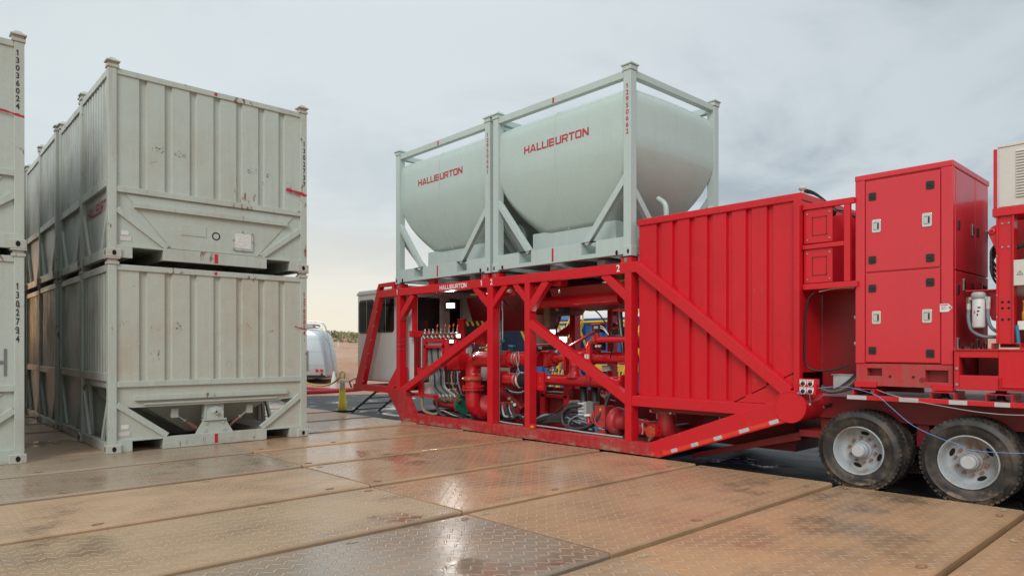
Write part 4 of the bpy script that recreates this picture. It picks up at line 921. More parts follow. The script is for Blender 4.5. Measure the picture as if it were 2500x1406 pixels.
for q in range(9):
    p_ = zz(255+q*29, 545, 9.85+.05*(q % 2)); v_ = P(MB().lathe([(.001, 0), (.028, 0), (.028, .05), (.018, .06), (.018, .12), (.034, .13), (.034, .18), (.018, .19), (.016, .26), (.001, .27)], (p_.x, p_.y, zA-.01), UP, 8), 'manifold_valve', ('steel', 'brass')[q % 2], 0)
    P(MB().cyl((p_.x-.05, p_.y+.02, zA+.13), NY, .02, .14, 8), 'tee', 'steel', 0, v_); P(MB().box(p_.x-.05, p_.x-.035, p_.y-.02, p_.y+.02, zA+.04, zA+.1), 'gauge_tag', 'label', 0, v_)
    if q in (3, 5, 6, 7, 8): P(MB().lathe([(.001, 0), (.014, 0), (.02, .04), (.01, .085), (.001, .09)], (p_.x, p_.y, zA+.25+.03*(q % 2)), (.1, -.25, 1), 8), 'lever', 'orangepl', 0, v_)
    if q < 3: P(MB().lathe([(.03, 0), (.045, .015), (.03, .03)], (p_.x-.02, p_.y, zA+.16), (1, 0, 0), 14), 'handwheel', 'greyst', 0, v_)
hm = ['hose_blue', 'hose_tan', 'hose_blue', 'hose', 'hose_blue', 'hose_tan', 'hose_blue', 'hose', 'hose_blue', 'greyst']
for q in range(10):
    x_ = 268+11.5*q; hose([zz(x_, 580, sx+.12), zz(x_+4, 680, sx+.12), zz(x_+22, 800, sx+.1+.03*(q % 3)), zz(x_+30, 890, sx+.1), zz(350+13*q, 950, sx+.16), zz(372+16*q, 985, sx+.2)], .022, hm[q])
    P(MB().tube([zz(345+13*q, 938, sx+.15), zz(356+13*q, 962, sx+.17)], .03, 8), 'hose_fitting', 'silver' if q % 2 else 'brass', 0)
    P(MB().tube([zz(360+15*q, 975+4*(q % 3), sx+.1), zz(380+15*q, 990+5*(q % 3), sx+.1)], .028, 8), 'fitting', 'brass', 0); P(MB().tube([zz(x_, 575, sx+.1), zz(x_+1, 605, sx+.1)], .026, 8), 'hose_fitting', 'silver', 0)
for q in range(4): hose([zz(425+22*q, 780, sx), zz(425+22*q, 840, sx-.02), zz(440+22*q, 900, sx+.05), zz(490+10*q, 945, sx+.15), zz(540, 955, sx+.25)], .02, ('hose', 'hose_tan', 'hose', 'hose_blue')[q])
sh = zz(220, 950, 9.6); P(MB().box(9.55, 9.7, zz(330, 950, 9.6).y, zz(112, 950, 9.6).y, sh.z-.03, sh.z+.03), 'bracket_shelf'); g0 = zz(238, 930, 9.7); P(MB().box(9.7, 9.95, zz(292, 900, 9.7).y, g0.y, g0.z-.02, g0.z+.24), 'junction_box', 'whitebox')
P(MB().box(9.6, 9.66, zz(232, 900, 9.6).y, zz(208, 900, 9.6).y, sh.z, sh.z+.55), 'bracket_post'); P(MB().box(9.52, 9.58, zz(128, 800, 9.55).y, zz(104, 800, 9.55).y, zz(115, 870, 9.55).z, zz(115, 750, 9.55).z), 'bracket_post')
P(MB().box(9.62, 9.66, zz(235, 775, 9.6).y, zz(192, 775, 9.6).y, zz(210, 800, 9.6).z, zz(210, 752, 9.6).z), 'bracket_plate')
for q in range(5): hose([zz(128+8*q, 960, 9.62), zz(140+8*q, 1010, 9.62), zz(160+8*q, 1060, 9.62), zz(195+4*q, 1085, 9.62)], .010, ('greyst', 'hose_tan', 'hose', 'greyst', 'hose')[q], 'cable')
hose([zz(236, 960, 9.62), zz(236, 1020, 9.62), zz(255, 1065, 9.65), zz(320, 1085, 9.7), zz(370, 1070, 9.8)], .036, 'hose_tan'); hose([zz(340, 985, 9.65), zz(345, 1050, 9.65), zz(375, 1090, 9.7), zz(430, 1098, 9.8)], .034)
for q in range(5): hose([zz(190+60*q, 1100, 9.7+.1*q), zz(260+55*q, 1075-8*(q % 3), 9.8), zz(380+40*q, 1092, 9.75), zz(470+35*q, 1110, 9.8)], .018+.006*(q % 2), ('hose', 'black', 'greyst')[q % 3])
gb1 = zz(548, 640, 10.1); P(MB().box(10.05, 10.2, gb1.y-.12, gb1.y+.12, gb1.z-.1, gb1.z+.1), 'junction_box', 'greyst'); P(MB().box(10.05, 10.2, gb1.y-.1, gb1.y+.1, gb1.z+.1, gb1.z+.16), 'box_cover', 'bluecable')
hose([zz(600, 560, 9.8), zz(612, 600, 9.75), zz(592, 650, 9.75), zz(600, 700, 9.78), zz(620, 660, 9.8)], .009, 'black', 'cable')
bx1 = zz(640, 545, 9.6); P(MB().box(9.55, 9.68, zz(690, 545, 9.6).y, zz(622, 545, 9.6).y, zz(650, 585, 9.6).z, zz(650, 515, 9.6).z), 'pressure_box', 'red')
P(MB().tube([zz(648, 615, 9.9), zz(700, 608, 9.9)], .02, 8), 'nipple', 'brass', 0)
P(MB().box(10.9, 11.0, 11.0, 13.4, .25, 1.0), 'inner_panel', 'red_dark', 0); P(MB().box(10.6, 11.2, 12.3, 13.0, 1.0, 1.6), 'power_unit', 'whitebox'); P(MB().box(10.45, 10.55, zz(545, 600, 10.5).y, zz(500, 600, 10.5).y, .3, zz(520, 405, 10.5).z), 'post', 'red')
# bay two: sight glass line above, second line below
A1, A2 = zz(808, 690, 10.0), zz(865, 690, 10.0); zl = zz(900, 690, 10.0).z; r2 = rr(100, A2)
P(MB().tube([(10.0, A1.y, zl), (10.0, A2.y, zl)], r2*.9, 22), 'sight_glass', 'teal', 0); fl((10.0, A1.y+.03, zl), NY, r2*1.28, .035, 'green', 8); fl((10.0, A2.y+.02, zl), NY, r2*1.28, .05, 'red_pipe', 8, .02)
for q in range(8): a_ = q*.785+.3; P(MB().tube([(10.0+r2*1.1*math.cos(a_), A1.y, zl+r2*1.1*math.sin(a_)), (10.0+r2*1.1*math.cos(a_), A2.y, zl+r2*1.1*math.sin(a_))], .012, 6), 'tie_rod', 'chrome', 0)
pipe([(10.0, A2.y, zl), (10.0, zz(1075, 690, 10.0).y, zl)], r2, n=24)
for xq in (905, 925): yq = zz(xq, 690, 10.0).y; P(MB().lathe([(r2*1.01, 0), (r2*1.06, .0), (r2*1.06, .035), (r2*1.01, .035)], (10.0, yq, zl), NY, 24), 'strap', 'stainless', 0)
B1 = zz(818, 835, 9.95); zl2 = zz(880, 838, 9.95).z; r3 = rr(88, B1); pipe([(9.95, B1.y, zl2), (9.95, zz(945, 838, 9.95).y, zl2)], r3, n=22); fl((9.95, B1.y+.05, zl2), NY, r3*1.4, .035, 'green', 10); fl((9.95, B1.y, zl2), NY, r3*1.4, .035, 'red_pipe', 10, .018)
wy = zz(942, 838, 9.95).y; P(MB().lathe([(r3, 0), (r3*1.3, 0), (r3*1.3, .03), (r3, .03)], (9.95, wy, zl2), NY, 22), 'clamp_ring', 'label', 0); P(MB().cyl((9.95, wy-.04, zl2), NY, r3*1.15, .3, 20), 'rubber_joint', 'black', 0); yq = zz(908, 838, 9.95).y; P(MB().lathe([(r3*1.01, 0), (r3*1.07, .0), (r3*1.07, .04), (r3*1.01, .04)], (9.95, yq, zl2), NY, 22), 'strap', 'stainless', 0)
tc_ = zz(878, 612, 10.0); P(MB().lathe([(.001, 0), (.06, 0), (.06, .1), (.075, .1), (.075, .14), (.001, .14)], (10.0, tc_.y, zl+r2), UP, 16), 'actuator', 'teal', 0)
hose([zz(905, 655, 9.85), zz(915, 720, 9.8), zz(930, 780, 9.8), zz(958, 800, 9.8)], .012, 'stainless', 'cable'); hose([zz(925, 640, 9.85), zz(930, 700, 9.82), zz(915, 790, 9.8), zz(910, 850, 9.8), zz(930, 900, 9.8)], .012, 'stainless', 'cable')
for q in range(4): hose([zz(835+6*q, 885+6*q, 9.8), zz(870, 915+6*q, 9.78), zz(930, 925+5*q, 9.78), zz(965, 915+5*q, 9.8)], .012, ('black', 'greyst', 'black', 'hose')[q], 'cable')
P(MB().tube([zz(788, 270, 9.6), zz(788, 1130, 9.6)], .014, 8), 'conduit', 'greyst', 0); P(MB().tube([zz(812, 280, 9.65), zz(812, 545, 9.65)], .011, 8), 'conduit', 'greyst', 0); P(MB().tube([zz(800, 420, 9.68), zz(800, 660, 9.68)], .018, 8), 'conduit', 'teal', 0); P(MB().lathe([(.025, 0), (.04, .01), (.025, .02)], zz(813, 562, 9.6), (1, 0, 0), 14), 'ring', 'teal', 0)
hose([zz(790, 275, 9.6), zz(808, 262, 9.62), zz(840, 300, 9.65), zz(890, 325, 9.66), zz(940, 285, 9.66)], .012, 'black', 'cable')
pipe([zz(785, 1045, 10.1), zz(850, 1030, 10.1), zz(900, 1080, 10.15), zz(905, 1120, 10.2)], .13, 'pipe', 'red_dusty', .2); pipe([zz(800, 920, 10.3), zz(870, 955, 10.3), zz(960, 1060, 10.3)], .11, 'pipe', 'red_dark', .15); pipe([zz(870, 860, 10.4), zz(960, 950, 10.4)], .13, 'pipe', 'red_dark', .1)
P(MB().box(10.3, 10.42, zz(960, 1000, 10.35).y, zz(930, 1000, 10.35).y, .1, 1.0), 'support', 'red_dark'); P(MB().box(10.25, 10.36, zz(962, 920, 10.3).y, zz(850, 920, 10.3).y, .86, .96), 'support', 'red_dark')
for q in range(9): hose([zz(782+12*q, 1000+14*(q % 4), 9.68+.03*q), zz(800+12*q, 1080+8*(q % 3), 9.7), zz(850+10*q, 1120-9*(q % 5), 9.72), zz(965, 1085+10*(q % 5), 9.75)], .014+.006*(q % 3), ('hose', 'black', 'greyst', 'hose')[q % 4])
for q in range(3): P(MB().lathe([(.001, 0), (.03, 0), (.03, .06), (.045, .065), (.045, .1), (.001, .1)], zz(868+18*q, 990+22*q, 9.95), (-.6, -.3, .5), 10), 'fitting', ('oxide', 'brass', 'silver')[q], 0)
# bay three
H1, H2 = zz(1112, 850, 10.0), zz(1690, 850, 10.0); zh = zz(1400, 850, 10.0).z; rh = rr(82, zz(1400, 850, 10.0))
pipe([(10.0, H1.y, zh), (10.0, H2.y, zh)], rh, 'header_pipe', n=26); P(MB().cyl((10.0, H1.y+.14, zh), NY, rh*1.02, .12, 24), 'rubber_joint', 'black', 0)
ty = zz(1328, 800, 10.0).y; rt = rr(82, zz(1328, 800, 10.0))*.95
P(MB().lathe([(rt*1.7, rh*.55), (rt*1.25, rh*1.1), (rt, rh*1.6), (rt, rh*2.6), (rt*1.03, rh*2.65), (rt*1.03, rh*2.72), (rt, rh*2.78), (rt, rh*3.6)], (10.0, ty, zh), UP, 24), 'tee', 'red_pipe', 0)
pipe([(10.0, ty, zh+rh*3.5), (10.0, ty, zh+rh*4.6), (10.4, ty-.3, zh+rh*5.2)], rt, 'pipe', 'red_pipe', .2)
for z in (.025, -.045):
    y_ = zz(1592, 830, 10.0).y; P(MB().prism([(y_+.07, zh+.05+z), (y_, zh+.08+z), (y_, zh+.065+z), (y_-.08, zh+.065+z), (y_-.08, zh+.035+z), (y_, zh+.035+z), (y_, zh+.02+z)], 'x', 10.0-rh-.004, 10.0-rh+.05), 'arrow_mark', 'txt_white', 0)
P(MB().prism([(zz(1168, 830, 10).y-.03, zh+.03), (zz(1168, 830, 10).y+.03, zh+.03), (zz(1168, 830, 10).y+.02, zh+.07), (zz(1168, 830, 10).y-.03, zh+.07)], 'x', 10.0-rh-.002, 10.0-rh+.05), 'arrow_mark', 'txt_white', 0)
fl((10.0, zz(1672, 850, 10.0).y, zh), NY, rh*1.4, .04)
k0, k1 = zz(1045, 850, 9.55), zz(1103, 850, 9.55); P(MB().box(9.55, 9.62, k1.y, k0.y, zz(1075, 915, 9.55).z, zz(1075, 787, 9.55).z), 'bracket_box'); P(MB().box(9.48, 9.64, k0.y-.02, k0.y+.02, zz(1075, 918, 9.55).z, zz(1075, 785, 9.55).z), 'bracket_plate')
for yy in (830, 850, 890): P(MB().cyl(zz(1080, yy, 9.54), (1, 0, 0), .018, .02, 10), 'bolt', 'oxide', 0)
# valve body between bay two line and the riser
vy = zz(1133, 690, 10.0).y; zv0, zv1 = zz(1133, 755, 10.0).z, zz(1133, 630, 10.0).z; rv_ = rr(68, zz(1133, 690, 10.0))
P(MB().lathe([(.001, 0), (rv_*.5, 0), (rv_*.95, .05), (rv_, .12), (rv_, zv1-zv0-.05), (rv_*1.35, zv1-zv0-.045), (rv_*1.35, zv1-zv0), (.001, zv1-zv0)], (10.0, vy, zv0), UP, 22), 'valve_body', 'red_pipe', 0)
for xq, m_ in ((1072, 'green'), (1088, 'red_pipe'), (1168, 'red_pipe'), (1180, 'red_dusty')): fl((10.0, zz(xq, 690, 10.0).y+.02, zl), NY, rr(105, zz(1100, 690, 10.0)), .03, m_, 10, .016)
pipe([zz(1180, 690, 10.0), zz(1225, 688, 10.0), zz(1258, 660, 10.05), zz(1268, 620, 10.1)], rr(62, zz(1200, 690, 10.0)), 'pipe', 'red_pipe', .2)
for q in range(3): P(MB().lathe([(.001, 0), (.025, 0), (.025, .04), (.04, .05), (.04, .08), (.02, .09), (.001, .1)], zz(1140+20*q, 772, 9.95), NY, 10), 'drain_cock', ('brass', 'silver', 'brass')[q], 0)
P(MB().box(9.98, 10.1, zz(1168, 752, 10.0).y, zz(1140, 752, 10.0).y, zv0-.03, zv0), 'drain_plate', 'orange')
ca, cb2 = zz(1048, 612, 10.2), zz(1205, 612, 10.2); P(MB().box(10.2, 10.35, cb2.y, ca.y, zz(1120, 628, 10.2).z, zz(1120, 600, 10.2).z), 'control_head', 'black'); P(MB().box(10.19, 10.35, cb2.y+.25, ca.y-.05, zz(1120, 600, 10.2).z, zz(1120, 592, 10.2).z), 'control_cover', 'orange'); P(MB().box(10.18, 10.35, cb2.y-.2, ca.y, zz(1120, 588, 10.2).z, zz(1120, 582, 10.2).z), 'control_rail', 'silver')
text('gauge_marks', 'OO', 'txt_white', T, zz(1065, 620, 10.195), MX, UP, .12, .055, .02)
P(MB().cyl(zz(1085, 585, 10.35), UP, .17, .62, 22), 'mixer_column', 'oxide', .01)
# riser with elbow and outgoing top line
ex = zz(1428, 690, 9.9); zr = zz(1580, 553, 9.9).z; rs = rr(44, ex); pipe([(9.9, ex.y, zh), (9.9, ex.y, zr), (9.9, zz(1800, 553, 9.9).y, zr)], rs, 'bypass_pipe', bend=.2, n=20); fl((9.9, zz(1470, 553, 9.9).y+.02, zr), NY, rs*1.55, .03, 'green'); fl((9.9, zz(1482, 553, 9.9).y+.02, zr), NY, rs*1.55, .04, 'red_pipe', 8, .016)
for q in range(2): y_ = zz(1418+17*q, 675, 9.9).y; P(MB().box(9.9-rs-.004, 9.9-rs+.02, y_-.022, y_+.022, zz(1420, 690, 9.9).z, zz(1420, 658, 9.9).z), 'tag', 'whitebox', 0)
ho = zz(1570, 683, 10.25); rho = rr(88, ho); pipe([(10.25, zz(1455, 683, 10.25).y, ho.z), (10.25, zz(1760, 683, 10.25).y, ho.z)], rho, 'pipe', 'red_pipe', n=24); fl((10.25, zz(1452, 683, 10.25).y, ho.z), NY, rho*1.3, .03, 'green', 10); pipe([(10.3, zz(1445, 683, 10.3).y, ho.z), (10.3, zz(1330, 665, 10.3).y, ho.z+.03)], rho*.9, 'pipe', 'red_dusty', .1)
P(MB().tube([zz(1284, 606, 9.85), zz(1475, 492, 9.85)], .03, 12), 'actuator_rod', 'red_dark', 0)
ch = zz(1488, 468, 9.9); P(MB().box(9.85, 10.0, ch.y-.11, ch.y+.1, ch.z-.09, ch.z+.05), 'control_head', 'black'); P(MB().box(9.84, 10.02, ch.y-.11, ch.y+.1, ch.z+.055, ch.z+.085), 'control_cover', 'orange'); text('gauge_marks', 'OO', 'txt_white', T, zz(1464, 476, 9.845), MX, UP, .1, .05, .02)
P(MB().cyl((9.9, ch.y, zr), UP, .035, ch.z-zr-.08, 12), 'stem', 'red', 0)
for q in range(2): hose([zz(1510, 455+14*q, 9.85), zz(1535, 468+14*q, 9.85), zz(1570, 520, 9.85)], .008, 'label', 'cable')
for q in range(2): P(MB().cyl(zz(1478+22*q, 600, 9.84), (1, 0, 0), .025, .05, 10), 'gauge', 'silver', 0)
P(MB().box(9.95, 10.1, zz(1515, 590, 9.95).y, zz(1455, 590, 9.95).y, zz(1480, 628, 9.95).z, zz(1480, 570, 9.95).z), 'valve_actuator', 'black')
for px in (1392, 1472): p_ = zz(px, 990, 10.1); P(MB().lathe([(.001, 0), (rr(55, p_), 0), (rr(60, p_), .03), (rr(60, p_), .75), (.001, .76)], (10.1, p_.y, .3), UP, 20), 'filter_canister', 'black', 0)
m0, m1 = zz(1385, 1080, 9.75), zz(1455, 1080, 9.75); zm0, zm1 = zz(1420, 1165, 9.75).z, zz(1420, 998, 9.75).z; P(MB().box(9.75, 9.95, m1.y, m0.y, zm0, zm1), 'hydraulic_block', 'stainless'); P(MB().box(9.74, 9.752, m0.y-.09, m0.y, zm0, zm1), 'port_plate', 'greyst')
n0, n1 = zz(1285, 1010, 9.9), zz(1360, 1010, 9.9); P(MB().box(9.9, 10.1, n1.y, n0.y, zz(1320, 1060, 9.9).z, zz(1320, 990, 9.9).z), 'hydraulic_block', 'stainless')
for q in range(6):
    z = zm1-.05-(zm1-zm0-.1)*q/5; yq = m0.y-.02; P(MB().tube([(9.74, yq-.03, z), (9.72, yq+.1, z)], .03, 10), 'hose_fitting', 'silver', 0)
    hose([(9.72, yq+.08, z), (9.70, yq+.28, z-.01), zz(1230-12*q, 1080+12*q, 9.68), zz(1150-10*q, 1110+8*q, 9.7), zz(1040, 1130+6*q, 9.78), zz(960, 1150, 9.9)], .028, 'hose')
hose([zz(1375, 1025, 9.7), zz(1290, 1035, 9.65), zz(1240, 1080, 9.62), zz(1245, 1150, 9.6), zz(1300, 1185, 9.6), zz(1390, 1185, 9.62), zz(1470, 1140, 9.65), zz(1530, 1060, 9.7), zz(1570, 970, 9.8), zz(1590, 920, 9.9)], .034, 'hose')
hose([zz(1410, 1095, 9.68), zz(1340, 1100, 9.64), zz(1295, 1130, 9.64), zz(1280, 1165, 9.66)], .018, 'hose_blue'); P(MB().tube([zz(1400, 1096, 9.68), zz(1440, 1094, 9.68)], .026, 8), 'hose_fitting', 'label', 0)
hose([zz(1285, 1022, 9.85), zz(1240, 1030, 9.8), zz(1190, 1075, 9.75), zz(1120, 1100, 9.72)], .016, 'black')
for q in range(14): hose([zz(1045, 1145-5*(q % 5), 9.62+.04*q), zz(1110, 1120-7*(q % 6), 9.66+.03*q), zz(1180+10*q, 1105-6*(q % 4)+20*(q % 2), 9.7), zz(1290+14*q, 1150+6*(q % 5), 9.72), zz(1380+18*q, 1195, 9.66)], .012+.006*(q % 3), ('hose', 'black', 'hose', 'hose_blue', 'greyst')[q % 5])
hose([zz(1045, 1165, 9.56), zz(1200, 1185, 9.55), zz(1400, 1215, 9.55), zz(1670, 1250, 9.55)], .016, 'greyst'); hose([zz(780, 1135, 9.56), zz(860, 1150, 9.55), zz(955, 1162, 9.55)], .016, 'greyst')
# motor pump in the corner
pm = zz(1560, 1140, 9.85); P(MB().lathe([(.001, 0), (.07, 0), (.075, .14), (.14, .24), (.17, .25), (.17, .33), (.13, .34), (.13, .65), (.001, .65)], (9.85, pm.y+.36, pm.z), NY, 24, smooth=False), 'pump_motor', 'red_dusty', 0)
vy_ = zz(1640, 1140, 9.85); P(MB().lathe([(.001, 0), (.19, 0), (.25, .03), (.27, .08), (.265, .15), (.22, .19), (.14, .2), (.14, .3), (.001, .3)], (9.85, vy_.y+.12, vy_.z), NY, 32), 'pump_volute', 'red_base', 0)
P(MB().box(9.66, 9.95, pm.y-.1, pm.y+.14, pm.z+.05, pm.z+.3), 'pump_terminal', 'red_base'); P(MB().box(9.66, 9.95, pm.y-.1, pm.y+.14, pm.z-.22, pm.z+.05), 'pump_base', 'red_base'); P(MB().box(9.648, 9.66, pm.y+.07, pm.y+.13, pm.z-.16, pm.z-.06), 'plate', 'bluepipe', 0); P(MB().box(9.652, 9.66, pm.y-.02, pm.y+.02, pm.z+.22, pm.z+.26), 'plate', 'yellow', 0); text('gauge_marks', 'OO', 'txt_white', T, (9.655, pm.y+.05, pm.z-.12), MX, UP, .06, .03, .01)
for q in range(2): hose([(9.68, pm.y+.2, pm.z+.2), (9.63, pm.y+.12+.08*q, pm.z+.05), (9.64, pm.y+.04, pm.z-.06), (9.75, pm.y-.12, pm.z-.08)], .01, 'red', 'cable')
rv2 = zz(1428, 1150, 9.7); P(MB().lathe([(.001, 0), (.03, 0), (.04, .16), (.02, .18), (.02, .26), (.001, .26)], (9.7, rv2.y, rv2.z-.12), UP, 10), 'relief_valve', 'red', 0)
for q in range(18): hose([zz(1525+6*(q % 6), 890, 10.05), zz(1515+9*(q % 7), 930+9*(q % 3), 9.95), zz(1535+7*(q % 5), 965+6*(q % 4), 10.0), zz(1530+5*q, 990, 10.05)], .006, ('black', 'red', 'greyst')[q % 3], 'wire')
for q in range(3): hose([zz(1632+14*q, 330, 10.1), zz(1640+12*q, 430, 10.1), zz(1660+8*q, 560, 10.15), zz(1680, 700, 10.2)], .022, ('black', 'greyst', 'black')[q], 'conduit')
tr_ = zz(1625, 500, 10.3); P(MB().box(10.3, 10.42, zz(1680, 500, 10.3).y, zz(1580, 500, 10.3).y, zz(1625, 515, 10.3).z, zz(1625, 485, 10.3).z), 'terminal_rail', 'black'); P(MB().box(10.32, 10.5, zz(1665, 470, 10.3).y, zz(1590, 470, 10.3).y, zz(1625, 482, 10.3).z, zz(1625, 462, 10.3).z), 'terminal_cover', 'red_dark')
P(MB().box(10.3, 10.45, zz(1575, 750, 10.3).y, zz(1520, 750, 10.3).y, zz(1550, 775, 10.3).z, zz(1550, 738, 10.3).z), 'junction_box', 'greyst'); P(MB().box(9.9, 10.0, zz(1682, 720, 9.9).y, zz(1632, 720, 9.9).y, zz(1650, 726, 9.9).z, zz(1650, 715, 9.9).z), 'shelf', 'orange')
P(MB().prism([(zz(1690, 350, 9.9).y, zz(1690, 358, 9.9).z), (zz(1598, 345, 9.9).y, zz(1598, 348, 9.9).z), (zz(1598, 337, 9.9).y, zz(1598, 337, 9.9).z), (zz(1690, 332, 9.9).y, zz(1690, 332, 9.9).z)], 'x', 9.9, 10.15), 'bracket')
for xq in (1095, 1265): y_ = zz(xq, 1000, 10.35).y; P(MB().box(10.35, 10.45, y_-.07, y_+.07, .06, 1.25 if xq < 1200 else 2.0), 'support', 'red')
P(MB().box(10.35, 10.42, zz(1270, 955, 10.35).y, zz(1085, 955, 10.35).y, zz(1180, 968, 10.35).z, zz(1180, 945, 10.35).z), 'support', 'red'); P(MB().box(10.5, 10.8, zz(1250, 1000, 10.5).y, zz(1110, 1000, 10.5).y, .1, .85), 'gearbox', 'red_dark'); P(MB().box(10.2, 10.3, zz(1155, 905, 10.2).y, zz(1125, 905, 10.2).y, zz(1140, 920, 10.2).z, zz(1140, 890, 10.2).z), 'switch', 'black')
P(MB().cyl(zz(1560, 960, 10.5)-Vector((0, 0, .3)), UP, .16, .5, 20), 'vessel', 'red_dark', 0); P(MB().box(11.80, 11.84, 7.4, 13.6, .2, .85), 'far_panel', 'red_dark', 0)
hose([zz(1600, 340, 10.0), zz(1590, 480, 10.0), zz(1600, 600, 10.0), zz(1580, 680, 10.1)], .012, 'black', 'cable'); hose([zz(1455, 330, 10.0), zz(1500, 370, 10.05), zz(1545, 430, 10.1)], .014, 'black', 'cable'); hose([zz(1180, 470, 10.0), zz(1200, 430, 10.0), zz(1205, 380, 10.05)], .022, 'black', 'cable')
# under the tub: hose connection and elbow
p_ = at(1592, 1047, 9.62)
P(MB().tube([(9.62, p_.y+.35, .38), (10.0, p_.y+.2, .38)], .13, 18), 'pipe', 'red_dusty', 0); P(MB().lathe([(.001, 0), (.13, 0), (.16, .03), (.16, .2), (.13, .24), (.13, .5), (.001, .5)], (9.85, p_.y+.5, .38), (0, -1, 0), 22), 'valve_body', 'red_dusty', 0)
fl((9.72, p_.y-.02, .36), (-.9, .2, 0), .135, .03, 'red', 8); fl((9.66, p_.y-.01, .36), (-.9, .2, 0), .12, .025, 'red', 8)
hu = P(MB().lathe([(.06, 0), (.11, .01), (.11, .05), (.085, .06), (.08, .075), (.001, .08)], (9.62, p_.y, .36), (-.95, .1, 0), 12, smooth=False), 'hose_union', 'orange', 0)
for q in range(3): a_ = q*2.09+.4; P(MB().box(9.55, 9.60, p_.y+.1*math.cos(a_)-.025, p_.y+.1*math.cos(a_)+.025, .36+.1*math.sin(a_)-.025, .36+.1*math.sin(a_)+.025), 'lug', 'orange', .004, hu)
for q in range(6): P(MB().lathe([(.016+.006*math.cos(k*1.05), .006*math.sin(k*1.05)) for k in range(7)], (9.54, p_.y-.04+.016*q*(1 if q < 3 else .6), .29-.02*q if q < 4 else .23), ((1, 0, .3), (.2, 1, 0))[q % 2], 10), 'chain_link', 'oxide', 0)
P(MB().box(9.6, 9.63, p_.y+.05, p_.y+.32, .52, .545), 'lever', 'red'); P(MB().box(9.63, 9.65, p_.y+.2, p_.y+.235, .3, .56), 'strap', 'greyst')
q_ = at(1628, 1030, 9.8)
pipe([(9.8, q_.y, .9), (9.8, q_.y, .32), (10.4, q_.y, .32)], .155, 'drain_elbow', 'red_base', .2, 22)
P(MB().cyl((9.8, q_.y, .68), UP, .18, .08, 24), 'coupling', 'oxide', .01)
for s_ in (1, -1): P(MB().cyl((9.66, q_.y+.2*s_, .72), (-1, 0, 0), .026, .05, 10), 'bolt', 'chrome', 0); P(MB().box(9.68, 9.8, q_.y+.2*s_-.05, q_.y+.2*s_+.05, .68, .76), 'coupling_ear', 'oxide')
for q in range(12): P(MB().tube(spline([(9.7+.03*q, 5.9-.03*q, .85), (9.68+.03*q, 5.85-.05*q, .6+.02*q), (9.75+.02*q, 6.0-.12*q, .42+.035*q), (9.9, 5.2-.1*q, .55+.04*q)]), .012+.004*(q % 3), 6), 'cable', ('hose', 'black', 'greyst', 'black')[q % 4], 0)
P(MB().box(9.9, 10.1, 6.9, 7.1, .55, .75), 'junction_box', 'greyst'); P(MB().box(10.3, 11.6, 4.8, 6.6, .2, .7), 'machinery', 'red_dark')

# --- wheels: two dual pairs per side
def wheel(y, x, s):
    z = .435; o = (x, y, z); ax = (s, 0, 0); R_ = .53; w = .265
    if True:
        wh = MB(); pr = [(.32, .03), (.345, .012), (.40, .0), (.44, .002), (.445, -.004), (.452, -.004), (.457, .005), (.48, .012), (.50, .024), (.518, .045), (.522, .075), (.512, .08), (.512, .09), (.524, .095), (.527, .13), (.515, .134), (.515, .144), (.527, .148), (.524, .18), (.512, .185), (.512, .195), (.522, .2), (.518, .225), (.5, .245), (.46, .26), (.4, .265), (.32, .24)]
        wh.lathe(pr, o, ax, 56)
        for k in range(52):
            a_ = 2*math.pi*k/52; 
            for d0, d1 in ((.03, .07), (.2, .24)):
                c_ = Vector((x, y+math.cos(a_)*.515, z+math.sin(a_)*.515)); tg = Vector((0, -math.sin(a_), math.cos(a_))); rd = Vector((0, math.cos(a_), math.sin(a_)))
                vs = [c_+tg*i*.021+rd*j*.013+Vector((s, 0, 0))*d for d in (d0, d1) for i, j in ((-1, -1), (1, -1), (1, 1), (-1, 1))]
                wh.add(vs, [(3, 2, 1, 0), (4, 5, 6, 7), (0, 1, 5, 4), (1, 2, 6, 5), (2, 3, 7, 6), (3, 0, 4, 7)])
    t1 = P(wh, 'wheel', 'rubber', 0)
    rp = [(.325, .035), (.318, .012), (.31, .01), (.305, .03), (.295, .05), (.285, .12), (.27, .17), (.25, .19), (.215, .198), (.15, .19), (.12, .185), (.001, .185)]
    P(MB().lathe(rp, o, ax, 40), 'rim', 'rim', 0, t1)
    for a_ in ((1.45, 4.4, 5.9) if y > 3 else (2.75, 5.2, .6)):
        cy_, cz_ = y-s*.222*math.cos(a_), z+.222*math.sin(a_); P(MB().prism([(cy_+.036*math.cos(q*.45)*math.sin(a_)*1.5-.026*math.sin(q*.45)*math.cos(a_), cz_+.036*math.cos(q*.45)*math.cos(a_)*1.5*s+.026*math.sin(q*.45)*math.sin(a_)*s) for q in range(14)], 'x', x+s*.19, x+s*.2), 'hand_hole', 'hole', 0, t1)
    hp = MB().lathe([(.125, .19), (.12, .16), (.105, .15), (.1, .08), (.085, .06), (.085, .02), (.075, .012), (.001, .012)], o, ax, 26, smooth=False); P(hp, 'hub', 'rim', 0, t1)
    P(MB().cyl(Vector(o)+Vector((s*.004, 0, 0)), ax, .074, .012, 22), 'hub_cap', 'silver', .003, t1)
    for k in range(10):
        a_ = 2*math.pi*k/10+.2; P(MB().cyl((x+s*.155, y+.165*math.cos(a_), z+.165*math.sin(a_)), ax, .019, .04, 6), 'wheel_nut', 'oxide', 0, t1)
    w2 = inst(t1, 'wheel', T); w2.location = (s*.32, 0, 0)
    P(MB().lathe([(.30, .33), (.29, .5), (.001, .5)], o, ax, 24), 'rim', 'rim', 0, w2)
for y in (3.585, 2.34, 1.1): wheel(y, 9.46, 1); wheel(y, 12.0, -1)
